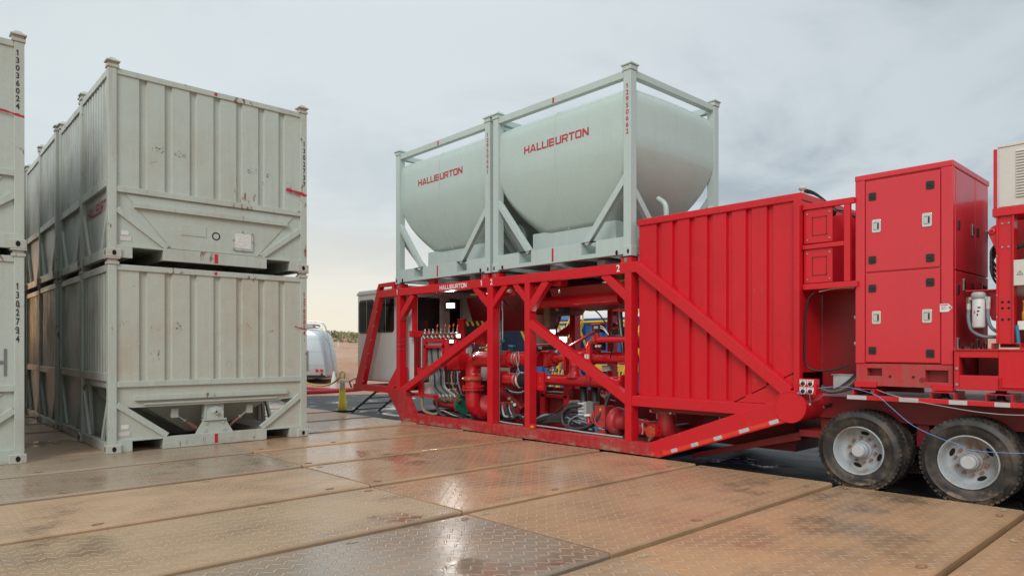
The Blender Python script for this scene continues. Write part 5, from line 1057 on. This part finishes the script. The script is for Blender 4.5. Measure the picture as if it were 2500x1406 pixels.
for y in (3.585, 2.34, 1.1): P(MB().tube([(9.9, y, .435), (11.6, y, .435)], .075, 12), 'axle', 'red_dark', 0); P(MB().box(10.0, 10.15, y-.35, y+.35, .55, .66), 'leaf_spring', 'red_dark'); P(MB().box(9.98, 10.12, y+.55, y+.7, .5, .82), 'hanger', 'red_dark')
for y in (3.51, 2.60, 2.03, 1.4): # channel mounts on the deck
    ch = MB(); y0, y1 = y-.13, y+.13
    ch.prism([(y0-.02, 1.173), (y0-.02, 1.18), (y0+.0, 1.182), (y0, 1.26), (y1, 1.26), (y1, 1.182), (y1+.02, 1.18), (y1+.02, 1.173), (y1-.012, 1.173), (y1-.012, 1.248), (y0+.012, 1.248), (y0+.012, 1.173)], 'x', 9.46, 9.9)
    m_ = P(ch, 'mount_channel', 'red', .004); P(MB().lathe([(.001, 0), (.07, 0), (.07, .012), (.045, .014), (.045, .05), (.035, .06), (.035, .075), (.055, .08), (.055, .12), (.001, .12)], (9.58, y, 1.175), UP, 16), 'rubber_mount', 'black', 0, m_)

# ------------------------------------------------------------------ equipment cabinet on the trailer deck
K = thing('equipment_cabinet', 'tall red double-door equipment cabinet with black latches on the trailer deck', 'cabinet', (9.5, 3.06, 1.3))
def Q(mb, name, mat='red_cab', bevel=.006, parent=None, root=None): return mb.build(name, mat, parent or root or K, bevel)
Q(MB().box(9.52, 11.1, 2.52, 3.60, 1.6, 4.0), 'body', 'red_cab', .01)
Q(MB().box(9.49, 11.12, 2.49, 3.63, 3.99, 4.065), 'roof', 'red_cab', .012)
for y0, y1 in ((2.495, 2.625), (3.505, 3.625)): Q(MB().box(9.495, 9.58, y0, y1, 1.592, 3.992), 'front_post', 'red_cab', .01)
for z0, z1 in ((1.61, 2.765), (2.785, 3.965)):
    d = Q(MB().box(9.497, 9.535, 2.635, 3.495, z0, z1), 'door', 'red_cab', .008)
    for y, f in ((3.41, .13), (2.74, .1), (3.41, .83), (2.74, .86)):
        z = z0+(z1-z0)*f
        la = Q(MB().prism(rrect(y-.045, y+.045, z-.05, z+.05, .015), 'x', 9.485, 9.5), 'latch', 'blackpl', .003, d)
        Q(MB().box(9.478, 9.49, y-.028, y+.028, z-.012, z+.014), 'latch_lever', 'black', .003, d); Q(MB().box(9.479, 9.49, y-.03, y-.012, z-.03, z+.025), 'latch_lever', 'black', .003, d)
    for y in (3.36, 2.775):
        z = z0+(z1-z0)*.5
        h_ = Q(MB().prism(rrect(y-.055, y+.055, z-.085, z+.085, .02), 'x', 9.488, 9.5), 'door_handle', 'chrome', .003, d)
        Q(MB().box(9.4865, 9.489, y-.034, y+.034, z-.055, z+.05), 'handle_cup', 'steel', 0, d); Q(MB().box(9.480, 9.488, y-.012, y+.03, z-.048, z+.03), 'handle_grip', 'silver', .003, d)
        Q(MB().box(9.483, 9.487, y-.03, y-.015, z-.04, z+.035), 'handle_gap', 'black', 0, d)
# side doors (facing -y)
for (x0, x1, z0, z1) in ((9.60, 10.43, 2.75, 3.98), (10.45, 11.07, 2.75, 3.98), (9.60, 10.43, 1.62, 2.735), (10.45, 11.07, 1.62, 2.735)):
    d = Q(MB().box(x0, x1, 2.495, 2.53, z0, z1), 'side_door', 'red_cab', .008)
    sp_ = ((x0+.12, .45), (x1-.1, .45)) if z0 > 2.5 else ((x0+.1, .8), (x0+.35, .86), (x1-.1, .85), (x0+.1, .2), (x0+.3, .12), (x1-.12, .15))
    for i, (xx, f) in enumerate(sp_):
        zz = z0+(z1-z0)*f
        if i % 2 == 0: Q(MB().box(xx-.04, xx+.04, 2.484, 2.497, zz-.06, zz+.06), 'latch', 'blackpl', .006, d)
        else: Q(MB().box(xx-.045, xx+.045, 2.482, 2.497, zz-.075, zz+.075), 'door_handle', 'steel', .006, d); Q(MB().box(xx-.025, xx+.025, 2.479, 2.484, zz-.045, zz+.045), 'handle_cup', 'black', 0, d)
lb = Q(MB().prism([(2.635, 2.33), (2.545, 2.33), (2.50, 2.282), (2.545, 2.232), (2.635, 2.232)], 'x', 9.4895, 9.494), 'warning_label', 'label', 0)
Q(MB().box(9.4885, 9.4895, 2.55, 2.628, 2.308, 2.322), 'label_band', 'lens_red', 0, lb)
Q(MB().prism([(2.545, 2.286), (2.528, 2.286), (2.533, 2.302), (2.510, 2.282), (2.533, 2.262), (2.528, 2.278), (2.545, 2.278)], 'x', 9.4885, 9.4895), 'label_arrow', 'txt_black', 0, lb)
text('label_text', 'DANGER', 'txt_white', lb, (9.4880, 2.622, 2.311), MX, UP, .06, .008, .0)
text('label_text', 'DO NOT\nOPERATE', 'txt_black', lb, (9.4885, 2.622, 2.262), MX, UP, .06, .036, .0)
# base skid
bs = MB(); B0 = 9.51
for y0, y1, z0, z1 in ((3.48, 3.62, 1.30, 1.59), (2.80, 3.30, 1.30, 1.59), (2.50, 2.55, 1.30, 1.59), (3.30, 3.48, 1.30, 1.43), (3.30, 3.48, 1.53, 1.59), (2.55, 2.80, 1.30, 1.37), (2.55, 2.80, 1.52, 1.59)): bs.box(B0, B0+.1, y0, y1, z0, z1)
Q(bs, 'base_skid', 'red_dusty', .004); Q(MB().box(B0+.1, 11.08, 2.5, 3.62, 1.31, 1.58), 'base_body', 'red_dark', .004)
Q(MB().box(B0-.03, B0+.1, 3.36, 3.63, 1.28, 1.36), 'base_foot', 'red', .006); Q(MB().box(B0-.03, B0+.1, 2.495, 2.72, 1.27, 1.35), 'base_foot', 'red', .006)
for y in (3.2, 2.93): Q(MB().cyl((B0-.008, y, 1.43), (1, 0, 0), .016, .012, 10), 'plug', 'black', 0)
Q(MB().cyl((B0-.012, 2.83, 1.40), (1, 0, 0), .03, .02, 14), 'plug', 'red_dark', 0)

# ------------------------------------------------------------------ pump module at the right frame edge
E_ = thing('pump_module', 'red pump module with white louvred box and white filter at right frame edge', 'pump', (9.45, 1.5, 1.3))
def V(mb, name, mat='red', bevel=.006, parent=None): return mb.build(name, mat, parent or E_, bevel)
bs = MB()
for y0, y1, z0, z1 in ((2.42, 2.475, 1.30, 1.765), (-.5, 2.03, 1.30, 1.765), (2.03, 2.42, 1.30, 1.47), (2.03, 2.42, 1.68, 1.765)): bs.box(9.45, 9.56, y0, y1, z0, z1)
V(bs, 'base_beam', 'red', .006); V(MB().box(9.56, 11.9, 2.03, 2.05, 1.3, 1.76), 'pocket_wall', 'red_dark', 0); V(MB().box(9.56, 11.9, 2.42, 2.475, 1.3, 1.76), 'pocket_wall', 'red_dark', 0)
V(MB().box(9.43, 9.58, -.5, 2.48, 1.766, 1.78), 'base_flange', 'red', .003); V(MB().box(10.2, 11.9, -.5, 2.4, 1.4, 1.7), 'base_body', 'red_dark', 0)
for y, z in ((2.44, 1.55), (2.44, 1.36)): V(MB().cyl((9.43, y, z), (1, 0, 0), .018, .03, 6), 'bolt', 'steel', 0)
V(MB().box(9.42, 9.45, 1.72, 2.0, 1.34, 1.352), 'bracket'); 
for y in (1.72, 2.0): V(MB().prism([(y, 1.34), (y+.008, 1.34), (y+.008, 1.46), (y, 1.46)], 'x', 9.41, 9.45), 'bracket')
V(MB().prism([(2.14, 1.781), (2.14, 1.79), (2.1, 1.79), (2.1, 1.85), (1.82, 1.85), (1.82, 1.79), (1.78, 1.79), (1.78, 1.781), (1.83, 1.781), (1.835, 1.84), (2.085, 1.84), (2.09, 1.781)], 'x', 9.45, 9.75), 'post_shoe')
# channel post with holes (two flanges and a web)
po = V(MB().box(9.47, 9.48, 1.885, 2.05, 1.852, 3.31), 'post', 'red', 0)
for y0, y1 in ((2.035, 2.052), (1.883, 1.9)): V(MB().box(9.445, 9.62, y0, y1, 1.85, 3.31), 'post_flange', 'red', .003, po)
for y in (1.995, 1.935):
    for z in (2.12, 2.25, 2.32): V(MB().cyl((9.466, y, z), (1, 0, 0), .014, .006, 12), 'hole', 'hole', 0, po)
    for z in (2.95, 3.22): V(MB().cyl((9.458, y, z), (1, 0, 0), .012, .015, 6), 'bolt', 'steel', 0, po)
for z in (1.95, 2.15, 2.4, 2.62, 2.85): V(MB().cyl((9.44, 2.043, z), (1, 0, 0), .009, .01, 6), 'bolt', 'steel', 0, po)
V(MB().box(9.43, 9.9, -.5, 2.085, 3.305, 3.40), 'top_beam')
V(MB().prism([(2.05, 3.22), (2.10, 3.20), (2.14, 3.14), (2.12, 3.08), (2.05, 2.9)], 'x', 9.47, 9.49), 'lug_plate'); V(MB().lathe([(.015, 0), (.035, 0), (.035, .03), (.015, .03)], (9.455, 2.095, 3.14), (1, 0, 0), 14), 'lug_boss', 'red', 0)
wb = V(MB().box(9.45, 10.6, -.3, 2.03, 3.405, 4.09), 'louvred_box', 'whitebox', .008); V(MB().box(9.44, 10.62, -.3, 2.04, 4.09, 4.12), 'box_lid', 'whitebox', .004)
V(MB().box(9.43, 9.46, 2.04, 2.075, 3.4, 4.08), 'box_edge', 'red')
for yy in (1.79, 1.5, 1.2):
    for k in range(17): V(MB().prism([(9.447, 3.50+.032*k), (9.43, 3.505+.032*k), (9.447, 3.522+.032*k)], 'y', yy-.07, yy+.07), 'louvre', 'whitebox', 0, wb)
eb = V(MB().box(9.44, 9.62, 1.2, 1.885, 2.50, 2.79), 'control_box', 'whitebox', .006)
V(MB().prism([(1.855, 2.62), (1.795, 2.62), (1.825, 2.67)], 'x', 9.436, 9.44), 'warning_sign', 'txt_black', 0, eb); V(MB().prism([(1.847, 2.625), (1.803, 2.625), (1.825, 2.661)], 'x', 9.4355, 9.4385), 'warning_sign', 'whitebox', 0, eb); V(MB().box(9.4345, 9.437, 1.822, 1.828, 2.631, 2.651), 'warning_sign', 'txt_black', 0, eb)
text('notice_text', '---- -----\n----- ---', 'txt_black', eb, (9.4365, 1.86, 2.55), MX, UP, .08, .03, 0.) if False else None
# white fuel filter with two hoses
V(MB().box(9.46, 9.7, 2.05, 2.36, 2.46, 2.475), 'filter_bracket'); V(MB().prism([(2.05, 2.47), (2.16, 2.47), (2.16, 2.25), (2.12, 2.12), (2.05, 2.1)], 'x', 9.56, 9.575), 'filter_bracket')
ff = V(MB().lathe([(.001, -.05), (.05, -.05), (.063, -.04), (.065, -.03), (.065, .28), (.055, .3), (.001, .3)], (9.5, 2.235, 2.08), UP, 22), 'fuel_filter', 'whitep', 0)
V(MB().lathe([(.055, 0), (.075, .01), (.075, .06), (.06, .08), (.001, .08)], (9.5, 2.235, 2.37), UP, 18), 'filter_head', 'greyst', 0, ff)
for q in range(3): V(MB().box(9.4338, 9.436, 2.225-.012*q, 2.24-.004*q, 2.17+.045*q, 2.195+.04*q), 'print_mark', 'txt_black', 0, ff)
V(MB().box(9.4365, 9.4385, 2.255, 2.265, 2.2, 2.23), 'print_mark', 'lens_red', 0, ff)
for y, pts in ((2.335, [(9.5, 2.335, 2.27), (9.5, 2.335, 2.12), (9.51, 2.30, 2.0), (9.55, 2.2, 1.93), (9.6, 2.04, 1.92)]), (2.14, [(9.5, 2.14, 2.27), (9.5, 2.14, 2.15), (9.51, 2.11, 2.03), (9.55, 2.03, 1.96)])):
    V(MB().tube(spline(pts), .019, 10), 'hose', 'hose_blue', 0); V(MB().cyl((9.5, y, 2.25), UP, .022, .07, 12), 'hose_fitting', 'silver', 0); V(MB().cyl((9.5, y, 2.32), UP, .026, .07, 6), 'hose_fitting', 'brass' if y > 2.2 else 'silver', 0); V(MB().tube([(9.5, y, 2.375), (9.5, 2.235, 2.385)], .022, 8), 'hose_fitting', 'silver', 0)
# machinery behind the post
V(MB().lathe([(.001, 0), (.045, 0), (.05, .03), (.05, .1), (.04, .11), (.038, .2), (.045, .23), (.001, .25)], (9.55, 1.78, 2.1), UP, 18), 'oil_bowl', 'yellow', 0); V(MB().box(9.5, 9.6, 1.76, 1.86, 2.0, 2.1), 'oil_base', 'label', .005)
V(MB().tube(spline([(9.5, 1.87, 2.05), (9.5, 1.86, 1.95), (9.5, 1.85, 1.82)]), .022, 9), 'hose', 'bluepipe', 0)
V(MB().box(9.75, 11.5, .2, 1.85, 1.8, 3.2), 'engine_block', 'red_dark', .03); V(MB().cyl((9.7, 1.7, 2.5), (0, 1, 0), .12, .2, 18), 'turbo', 'greyst', .01)
for q in range(4): V(MB().tube(spline([(9.6+.03*q, 2.06, 3.05-.03*q), (9.52, 2.12, 2.9-.05*q), (9.55, 2.06, 2.72-.06*q), (9.7, 1.95, 2.6)]), .013, 7), 'cable', 'black', 0)
V(MB().tube(spline([(9.6, 1.9, 2.95), (9.62, 1.7, 3.0), (9.7, 1.4, 3.1)]), .025, 8), 'hose', 'black', 0)
V(MB().box(11.25, 11.95, 1.6, 2.4, 1.8, 3.85), 'rear_cabinet', 'red', .01)
V(MB().box(11.21, 11.255, 1.65, 2.38, 1.85, 2.6), 'rear_door', 'red', .006); V(MB().box(11.21, 11.255, 1.65, 2.38, 2.65, 3.8), 'rear_door', 'red', .006)

# loose cables hanging along the deck
def loose(label, cat, pts, r, mat, name):
    o = MB().tube(spline(pts), r, 7).build(name, mat); tag(o, label, cat); return o
loose('thin blue cable slung from the socket box down across the trailer tyres', 'cable',
      [(9.29, 4.135, 1.20), (9.28, 4.22, 1.165), (9.29, 4.30, 1.18), (9.40, 4.04, 1.25), (9.44, 3.75, 1.275), (9.44, 3.55, 1.245), (9.43, 3.38, 1.20), (9.42, 3.28, 1.15), (9.42, 3.15, 1.03), (9.41, 2.9, .83), (9.41, 2.6, .70), (9.41, 2.45, .66), (9.40, 2.3, .60), (9.40, 2.0, .60), (9.41, 1.6, .63), (9.43, 1.3, .66)], .004, 'bluecable', 'blue_cable')
loose('thin grey cable drooping below the red deck edge', 'cable', [(9.55, 3.4, 1.26), (9.43, 3.2, 1.21), (9.42, 2.9, 1.14), (9.42, 2.5, 1.08), (9.42, 2.2, 1.045), (9.43, 1.9, 1.035), (9.44, 1.5, 1.06)], .0045, 'greyst', 'grey_cable')

# ------------------------------------------------------------------ things in the gap on the left
# yellow delineator post
dp = gnd(836, 1004, -.1); D = thing('delineator_post', 'yellow delineator post with silver bands standing on a black base', 'post', dp)
def dd(mb, name, mat): return mb.build(name, mat, D)
o_ = Vector(dp); z0 = .03
dd(MB().prism([(dp.x+.36*math.cos(math.pi/4*k+.39), dp.y+.36*math.sin(math.pi/4*k+.39)) for k in range(8)], 'z', dp.z, dp.z+.05), 'base', 'black')
pr = [(.125, .05), (.125, .22), (.115, .225), (.112, .38), (.103, .385), (.1, .54), (.092, .545), (.088, .70)]
dd(MB().lathe(pr, o_, UP, 20), 'post_body', 'yellowpl'); dd(MB().lathe([(.083, .70), (.081, .80)], o_, UP, 20), 'band', 'silver'); dd(MB().lathe([(.081, .80), (.078, .85)], o_, UP, 20), 'post_neck', 'yellowpl'); dd(MB().lathe([(.078, .85), (.074, .98), (.001, .985)], o_, UP, 20), 'band', 'silver')
dd(MB().tube([o_+Vector((-.05, .05, .98)), o_+Vector((-.05, .05, 1.12)), o_+Vector((-.03, .03, 1.17)), o_+Vector((.03, -.03, 1.17)), o_+Vector((.05, -.05, 1.12)), o_+Vector((.05, -.05, .98))], .018, 8), 'handle', 'yellowpl'); dd(MB().lathe([(.06, .98), (.05, 1.03), (.001, 1.04)], o_, UP, 12), 'cap', 'yellowpl')
cp = gnd(815, 952, -.1); Cn = thing('traffic_cone', 'dirty white traffic cone behind the yellow rope', 'cone', cp)
MB().lathe([(.20, 0.0), (.19, .04), (.035, .82), (.02, .83), (.001, .83)], cp, UP, 20).build('cone_body', 'whitebox', Cn); MB().box(cp.x-.24, cp.x+.24, cp.y-.24, cp.y+.24, cp.z, cp.z+.03).build('base', 'whitebox', Cn, .01)
rp = [deep(700, 905, 27), deep(740, 929, 25.5), deep(760, 938, 25), deep(785, 942, 24), deep(810, 936, 22.6), deep(836, 921, 21)]; rp[-1] = o_+Vector((-.08, .04, 1.0))
tag(MB().tube(spline(rp), .028, 8).build('yellow_rope', 'yellowpl'), 'yellow rope sagging from the delineator post to the left', 'rope')
for i, (pts, r_, lbl) in enumerate((
    ([(690, 962), (750, 960), (800, 958), (835, 956), (880, 953)], .085, 'red lay-flat hose nearest the liner edge'),
    ([(690, 947), (750, 950), (790, 953), (830, 955), (870, 952), (930, 955), (1000, 962)], .075, 'red lay-flat hose crossing behind the traffic cone'),
    ([(690, 941), (750, 940), (800, 939), (850, 937), (900, 936)], .09, 'red lay-flat hose farthest away on the sand'))):
    q = [gnd(px, py, -.05)+Vector((0, 0, .05)) for px, py in pts]; tag(MB().tube(spline(q), r_, 10).build('red_hose', 'redhose'), lbl, 'hose', 'red hoses lying beyond the liner')
q = [deep(700, 901, 42), deep(798, 897, 42), deep(835, 896, 42), deep(868, 895, 42), deep(950, 893, 42)]
tag(MB().tube(q, .16, 12).build('blue_pipe', 'bluepipe'), 'blue water pipe lying on the sand behind the camper', 'pipe')
q = [deep(700, 905, 43), deep(800, 902, 43), deep(868, 900, 43), deep(950, 898, 43)]
tag(MB().tube(q, .12, 12).build('grey_pipe', 'greyst'), 'grey pipe lying beside the blue pipe', 'pipe')
s0, s1 = deep(770, 846, 75), deep(838, 845, 80); mb = MB(); mb.beam(s0, s1, 4, .18, (FX, FY, 0)); tag(mb.build('white_slab', 'label'), 'flat white slab lying far out on the sand below the scrub', 'slab')
mb = MB(); p_ = deep(826, 842, 70); mb.tube([p_-Vector((0, 0, .6)), p_+Vector((0, 0, .35))], .05, 6); tag(mb.build('marker_stake', 'label'), 'thin white marker stake far out on the sand', 'stake')
p_ = gnd(860, 950, -.1); hr = thing('hose_reel', 'small black hose bracket lying under the cabin corner', 'bracket', p_)
MB().tube([p_, p_+Vector((-.1, .1, .35)), p_+Vector((.1, -.1, .5)), p_+Vector((.25, -.2, .1))], .04, 6).build('frame', 'black', hr); MB().box(p_.x-.3, p_.x+.2, p_.y-.1, p_.y+.1, p_.z, p_.z+.06).build('base', 'black', hr)

# silver camper: riveted shell, rounded tail to the right, ladder
ce = deep(797, 918, 33); A_ = Vector((-RX, -RY, 0)).normalized(); Bk = Vector((FX, FY, 0)).normalized()
cg = Vector((ce.x, ce.y, -.1)); KA = thing('camper_trailer', 'silver riveted camper with rounded tail and ladder behind the container', 'camper', cg)
def kp(u, v, w): return cg+A_*u+Bk*v+Vector((0, 0, w))      # u left along the body, v away, w up
prof = [(.02, .47), (.0, .6), (.03, 1.0), (.09, 1.5), (.17, 2.0), (.24, 2.3), (.33, 2.52), (.48, 2.68), (.75, 2.78), (1.2, 2.82), (3.5, 2.84), (6.2, 2.8), (6.8, 2.5), (7.05, 1.8), (7.1, .9), (7.0, .47)]
n = len(prof); secs = []
for v_, k_ in ((0., .90), (.05, .94), (.15, .97), (.35, .99), (.7, 1), (1.7, 1), (2.05, .99), (2.25, .97), (2.35, .94), (2.4, .9)):
    secs.append([kp(3.5+(u-3.5)*(1-(1-k_)*.35), v_, 1.5+(w-1.5)*k_) for u, w in prof])
mb = MB(); mb.add([p for r_ in secs for p in r_], [(i*n+j, i*n+(j+1) % n, (i+1)*n+(j+1) % n, (i+1)*n+j) for i in range(len(secs)-1) for j in range(n)]+[tuple(range(n))[::-1], tuple(range((len(secs)-1)*n, len(secs)*n))], True)
mb.build('shell', 'alu', KA)
rv = MB()
for w_ in (1.05, 1.7, 2.3):
    for k in range(14): rv.cyl(kp(.12+.12*k, -.02, w_)+Bk*.02, -Bk, .014, .03, 6)
for w_ in range(12): rv.cyl(kp(.95, -.0, .6+.17*w_), -Bk, .014, .03, 6)
rv.build('rivets', 'steel', KA)
def panel(u0, u1, w0, w1, v0, v1, name, mat):
    mb = MB(); vs = [kp(u, v, w) for u in (u0, u1) for v in (v0, v1) for w in (w0, w1)]
    return mb.add(vs, [(0, 1, 3, 2), (4, 6, 7, 5), (0, 4, 5, 1), (2, 3, 7, 6), (0, 2, 6, 4), (1, 5, 7, 3)]).build(name, mat, KA)
panel(.86, 1.6, .75, 1.75, -.03, .02, 'window_frame', 'steel'); panel(.92, 1.5, .8, 1.7, -.045, .0, 'window', 'glass')
panel(.1, 3, .42, .56, .0, 2.3, 'skirt', 'black'); panel(.75, 1.9, 2.86, 3.04, .3, 1.6, 'roof_vent', 'greyst')
for u, w, mt in ((.45, .78, 'lens_red'), (.22, .78, 'lens_red'), (.22, .6, 'black')): MB().cyl(kp(u, -.06, w), Bk, .075 if mt != 'black' else .05, .06, 14).build('tail_light', mt, KA)
for v_ in (.25, .65):
    pts = [kp(1.3, v_, 3.0), kp(1.25, v_, 3.15), kp(.35, v_, 3.16), kp(.12, v_, 2.95), kp(-.10, v_, 2.0), kp(-.28, v_, .9), kp(-.3, v_, .35)]
    if v_ > .5: pts = [p+A_*.22-Vector((0, 0, .24)) if i < 4 else p+A_*.12 for i, p in enumerate(pts)]
    MB().tube(round_path(pts, .2), .03, 8).build('ladder_rail', 'chrome', KA)
for k in range(9):
    w_ = .4+.27*k; u_ = -.3+.2*((w_-.35)/2.6)**1.5; MB().tube([kp(u_, .25, w_), kp(u_+.14, .65, w_)], .02, 6).build('rung', 'chrome', KA)
MB().cyl(kp(3.2, .1, .36), Bk, .36, .25, 22).build('wheel', 'rubber', KA)

# ------------------------------------------------------------------ blue tanks with yellow stairs behind the trailer
for i, (y, colr, lab) in enumerate(((27.4, 'navy', 'dark navy tank numbered 1072 seen through the red frame'), (21.6, 'blue', 'blue corrugated tank with a raised lid behind the red frame'), (17.8, 'blue', 'blue tank with yellow rails beside the red corner post'), (30.9, 'blue', 'blue tank farthest left behind the red frame'))):
    x0 = 23.6+.3*(i == 0); w = 3.0; tz = 3.0
    r = thing('water_tank', lab, 'tank', (x0, y, -.14), 'blue tanks lined up behind the trailer')
    g = [(y+.25+k*.52, y+.25+k*.52+.2) for k in range(5)]
    prof = [(x0, y)]
    for a, b in g: prof += [(x0, a), (x0+.12, a+.05), (x0+.12, b-.05), (x0, b)]
    prof += [(x0, y+w)]
    MB().sheet(prof, 'z', -.1, tz).build('end_wall', colr, r)
    MB().box(x0+.13, x0+10, y+.02, y+w-.02, -.13, tz-.02).build('tank_body', colr, r)
    MB().box(x0-.06, x0+10, y-.05, y+w+.05, tz, tz+.12).build('top_rim', colr, r, .02)
    if i == 1: MB().prism([(y+.6, tz+.12), (y+1.3, tz+.38), (y+2.2, tz+.12)], 'x', x0, x0+1.2).build('lid', colr, r)
    MB().box(x0-.02, x0, y+.45, y+.95, 2.3, 2.85).build('notice', 'label', r)
    st = y-.55
    for yy in (st, st+.4):
        MB().beam((x0-1.6, yy, .0), (x0+.1, yy, tz), .05, .2, (0, 1, 0)).build('stair_stringer', 'yellow', r); MB().tube([(x0-1.6, yy, 1.0), (x0+.1, yy, tz+.9), (x0+1.4, yy, tz+.9)], .035, 8).build('handrail', 'yellow', r)
        for q in range(3): MB().tube([(x0-1.5+.8*q, yy, .1+1.4*q), (x0-1.5+.8*q, yy, 1.1+1.35*q)], .035, 8).build('rail_post', 'yellow', r)
    for q in range(9): MB().box(x0-1.5+.18*q, x0-1.3+.18*q, st, st+.4, .15+.32*q, .17+.32*q).build('step', 'greyst', r)
    for q in range(2): MB().beam((x0-.05, y+.1+2.6*q, 1.4), (x0-.9, y+.1+2.6*q, 2.9), .06, .09, (0, 1, 0)).build('brace', 'yellow', r)
    MB().tube([(x0-.15, y, 2.95), (x0-.15, y+w, 2.95)], .05, 8).build('guard_rail', 'yellow', r); MB().box(x0-.2, x0-.02, y, y+w, .75, 1.05).build('walkway', 'yellow', r) if i == 2 else None
    if i == 0: text('number', '1072', 'txt_white', r, (x0-.02, y+w-.1, 2.1), MX, UP, .75, .55, .02); text('notice_text', 'TANK', 'txt_white', r, (x0-.02, y+1.4, 2.4), MX, UP, .5, .25, .02)
wt = thing('white_trailer', 'white box trailer standing behind the navy tank', 'trailer', (30, 33, -.14))
MB().box(28, 34, 31.5, 34.5, .8, 4.2).build('box', 'whitep', wt, .1); MB().box(28.2, 33.8, 31.7, 34.3, .5, .8).build('chassis', 'black', wt)
for x in (29, 33): MB().cyl((x, 31.6, .4), (0, 1, 0), .5, .4, 20).build('wheel', 'rubber', wt)
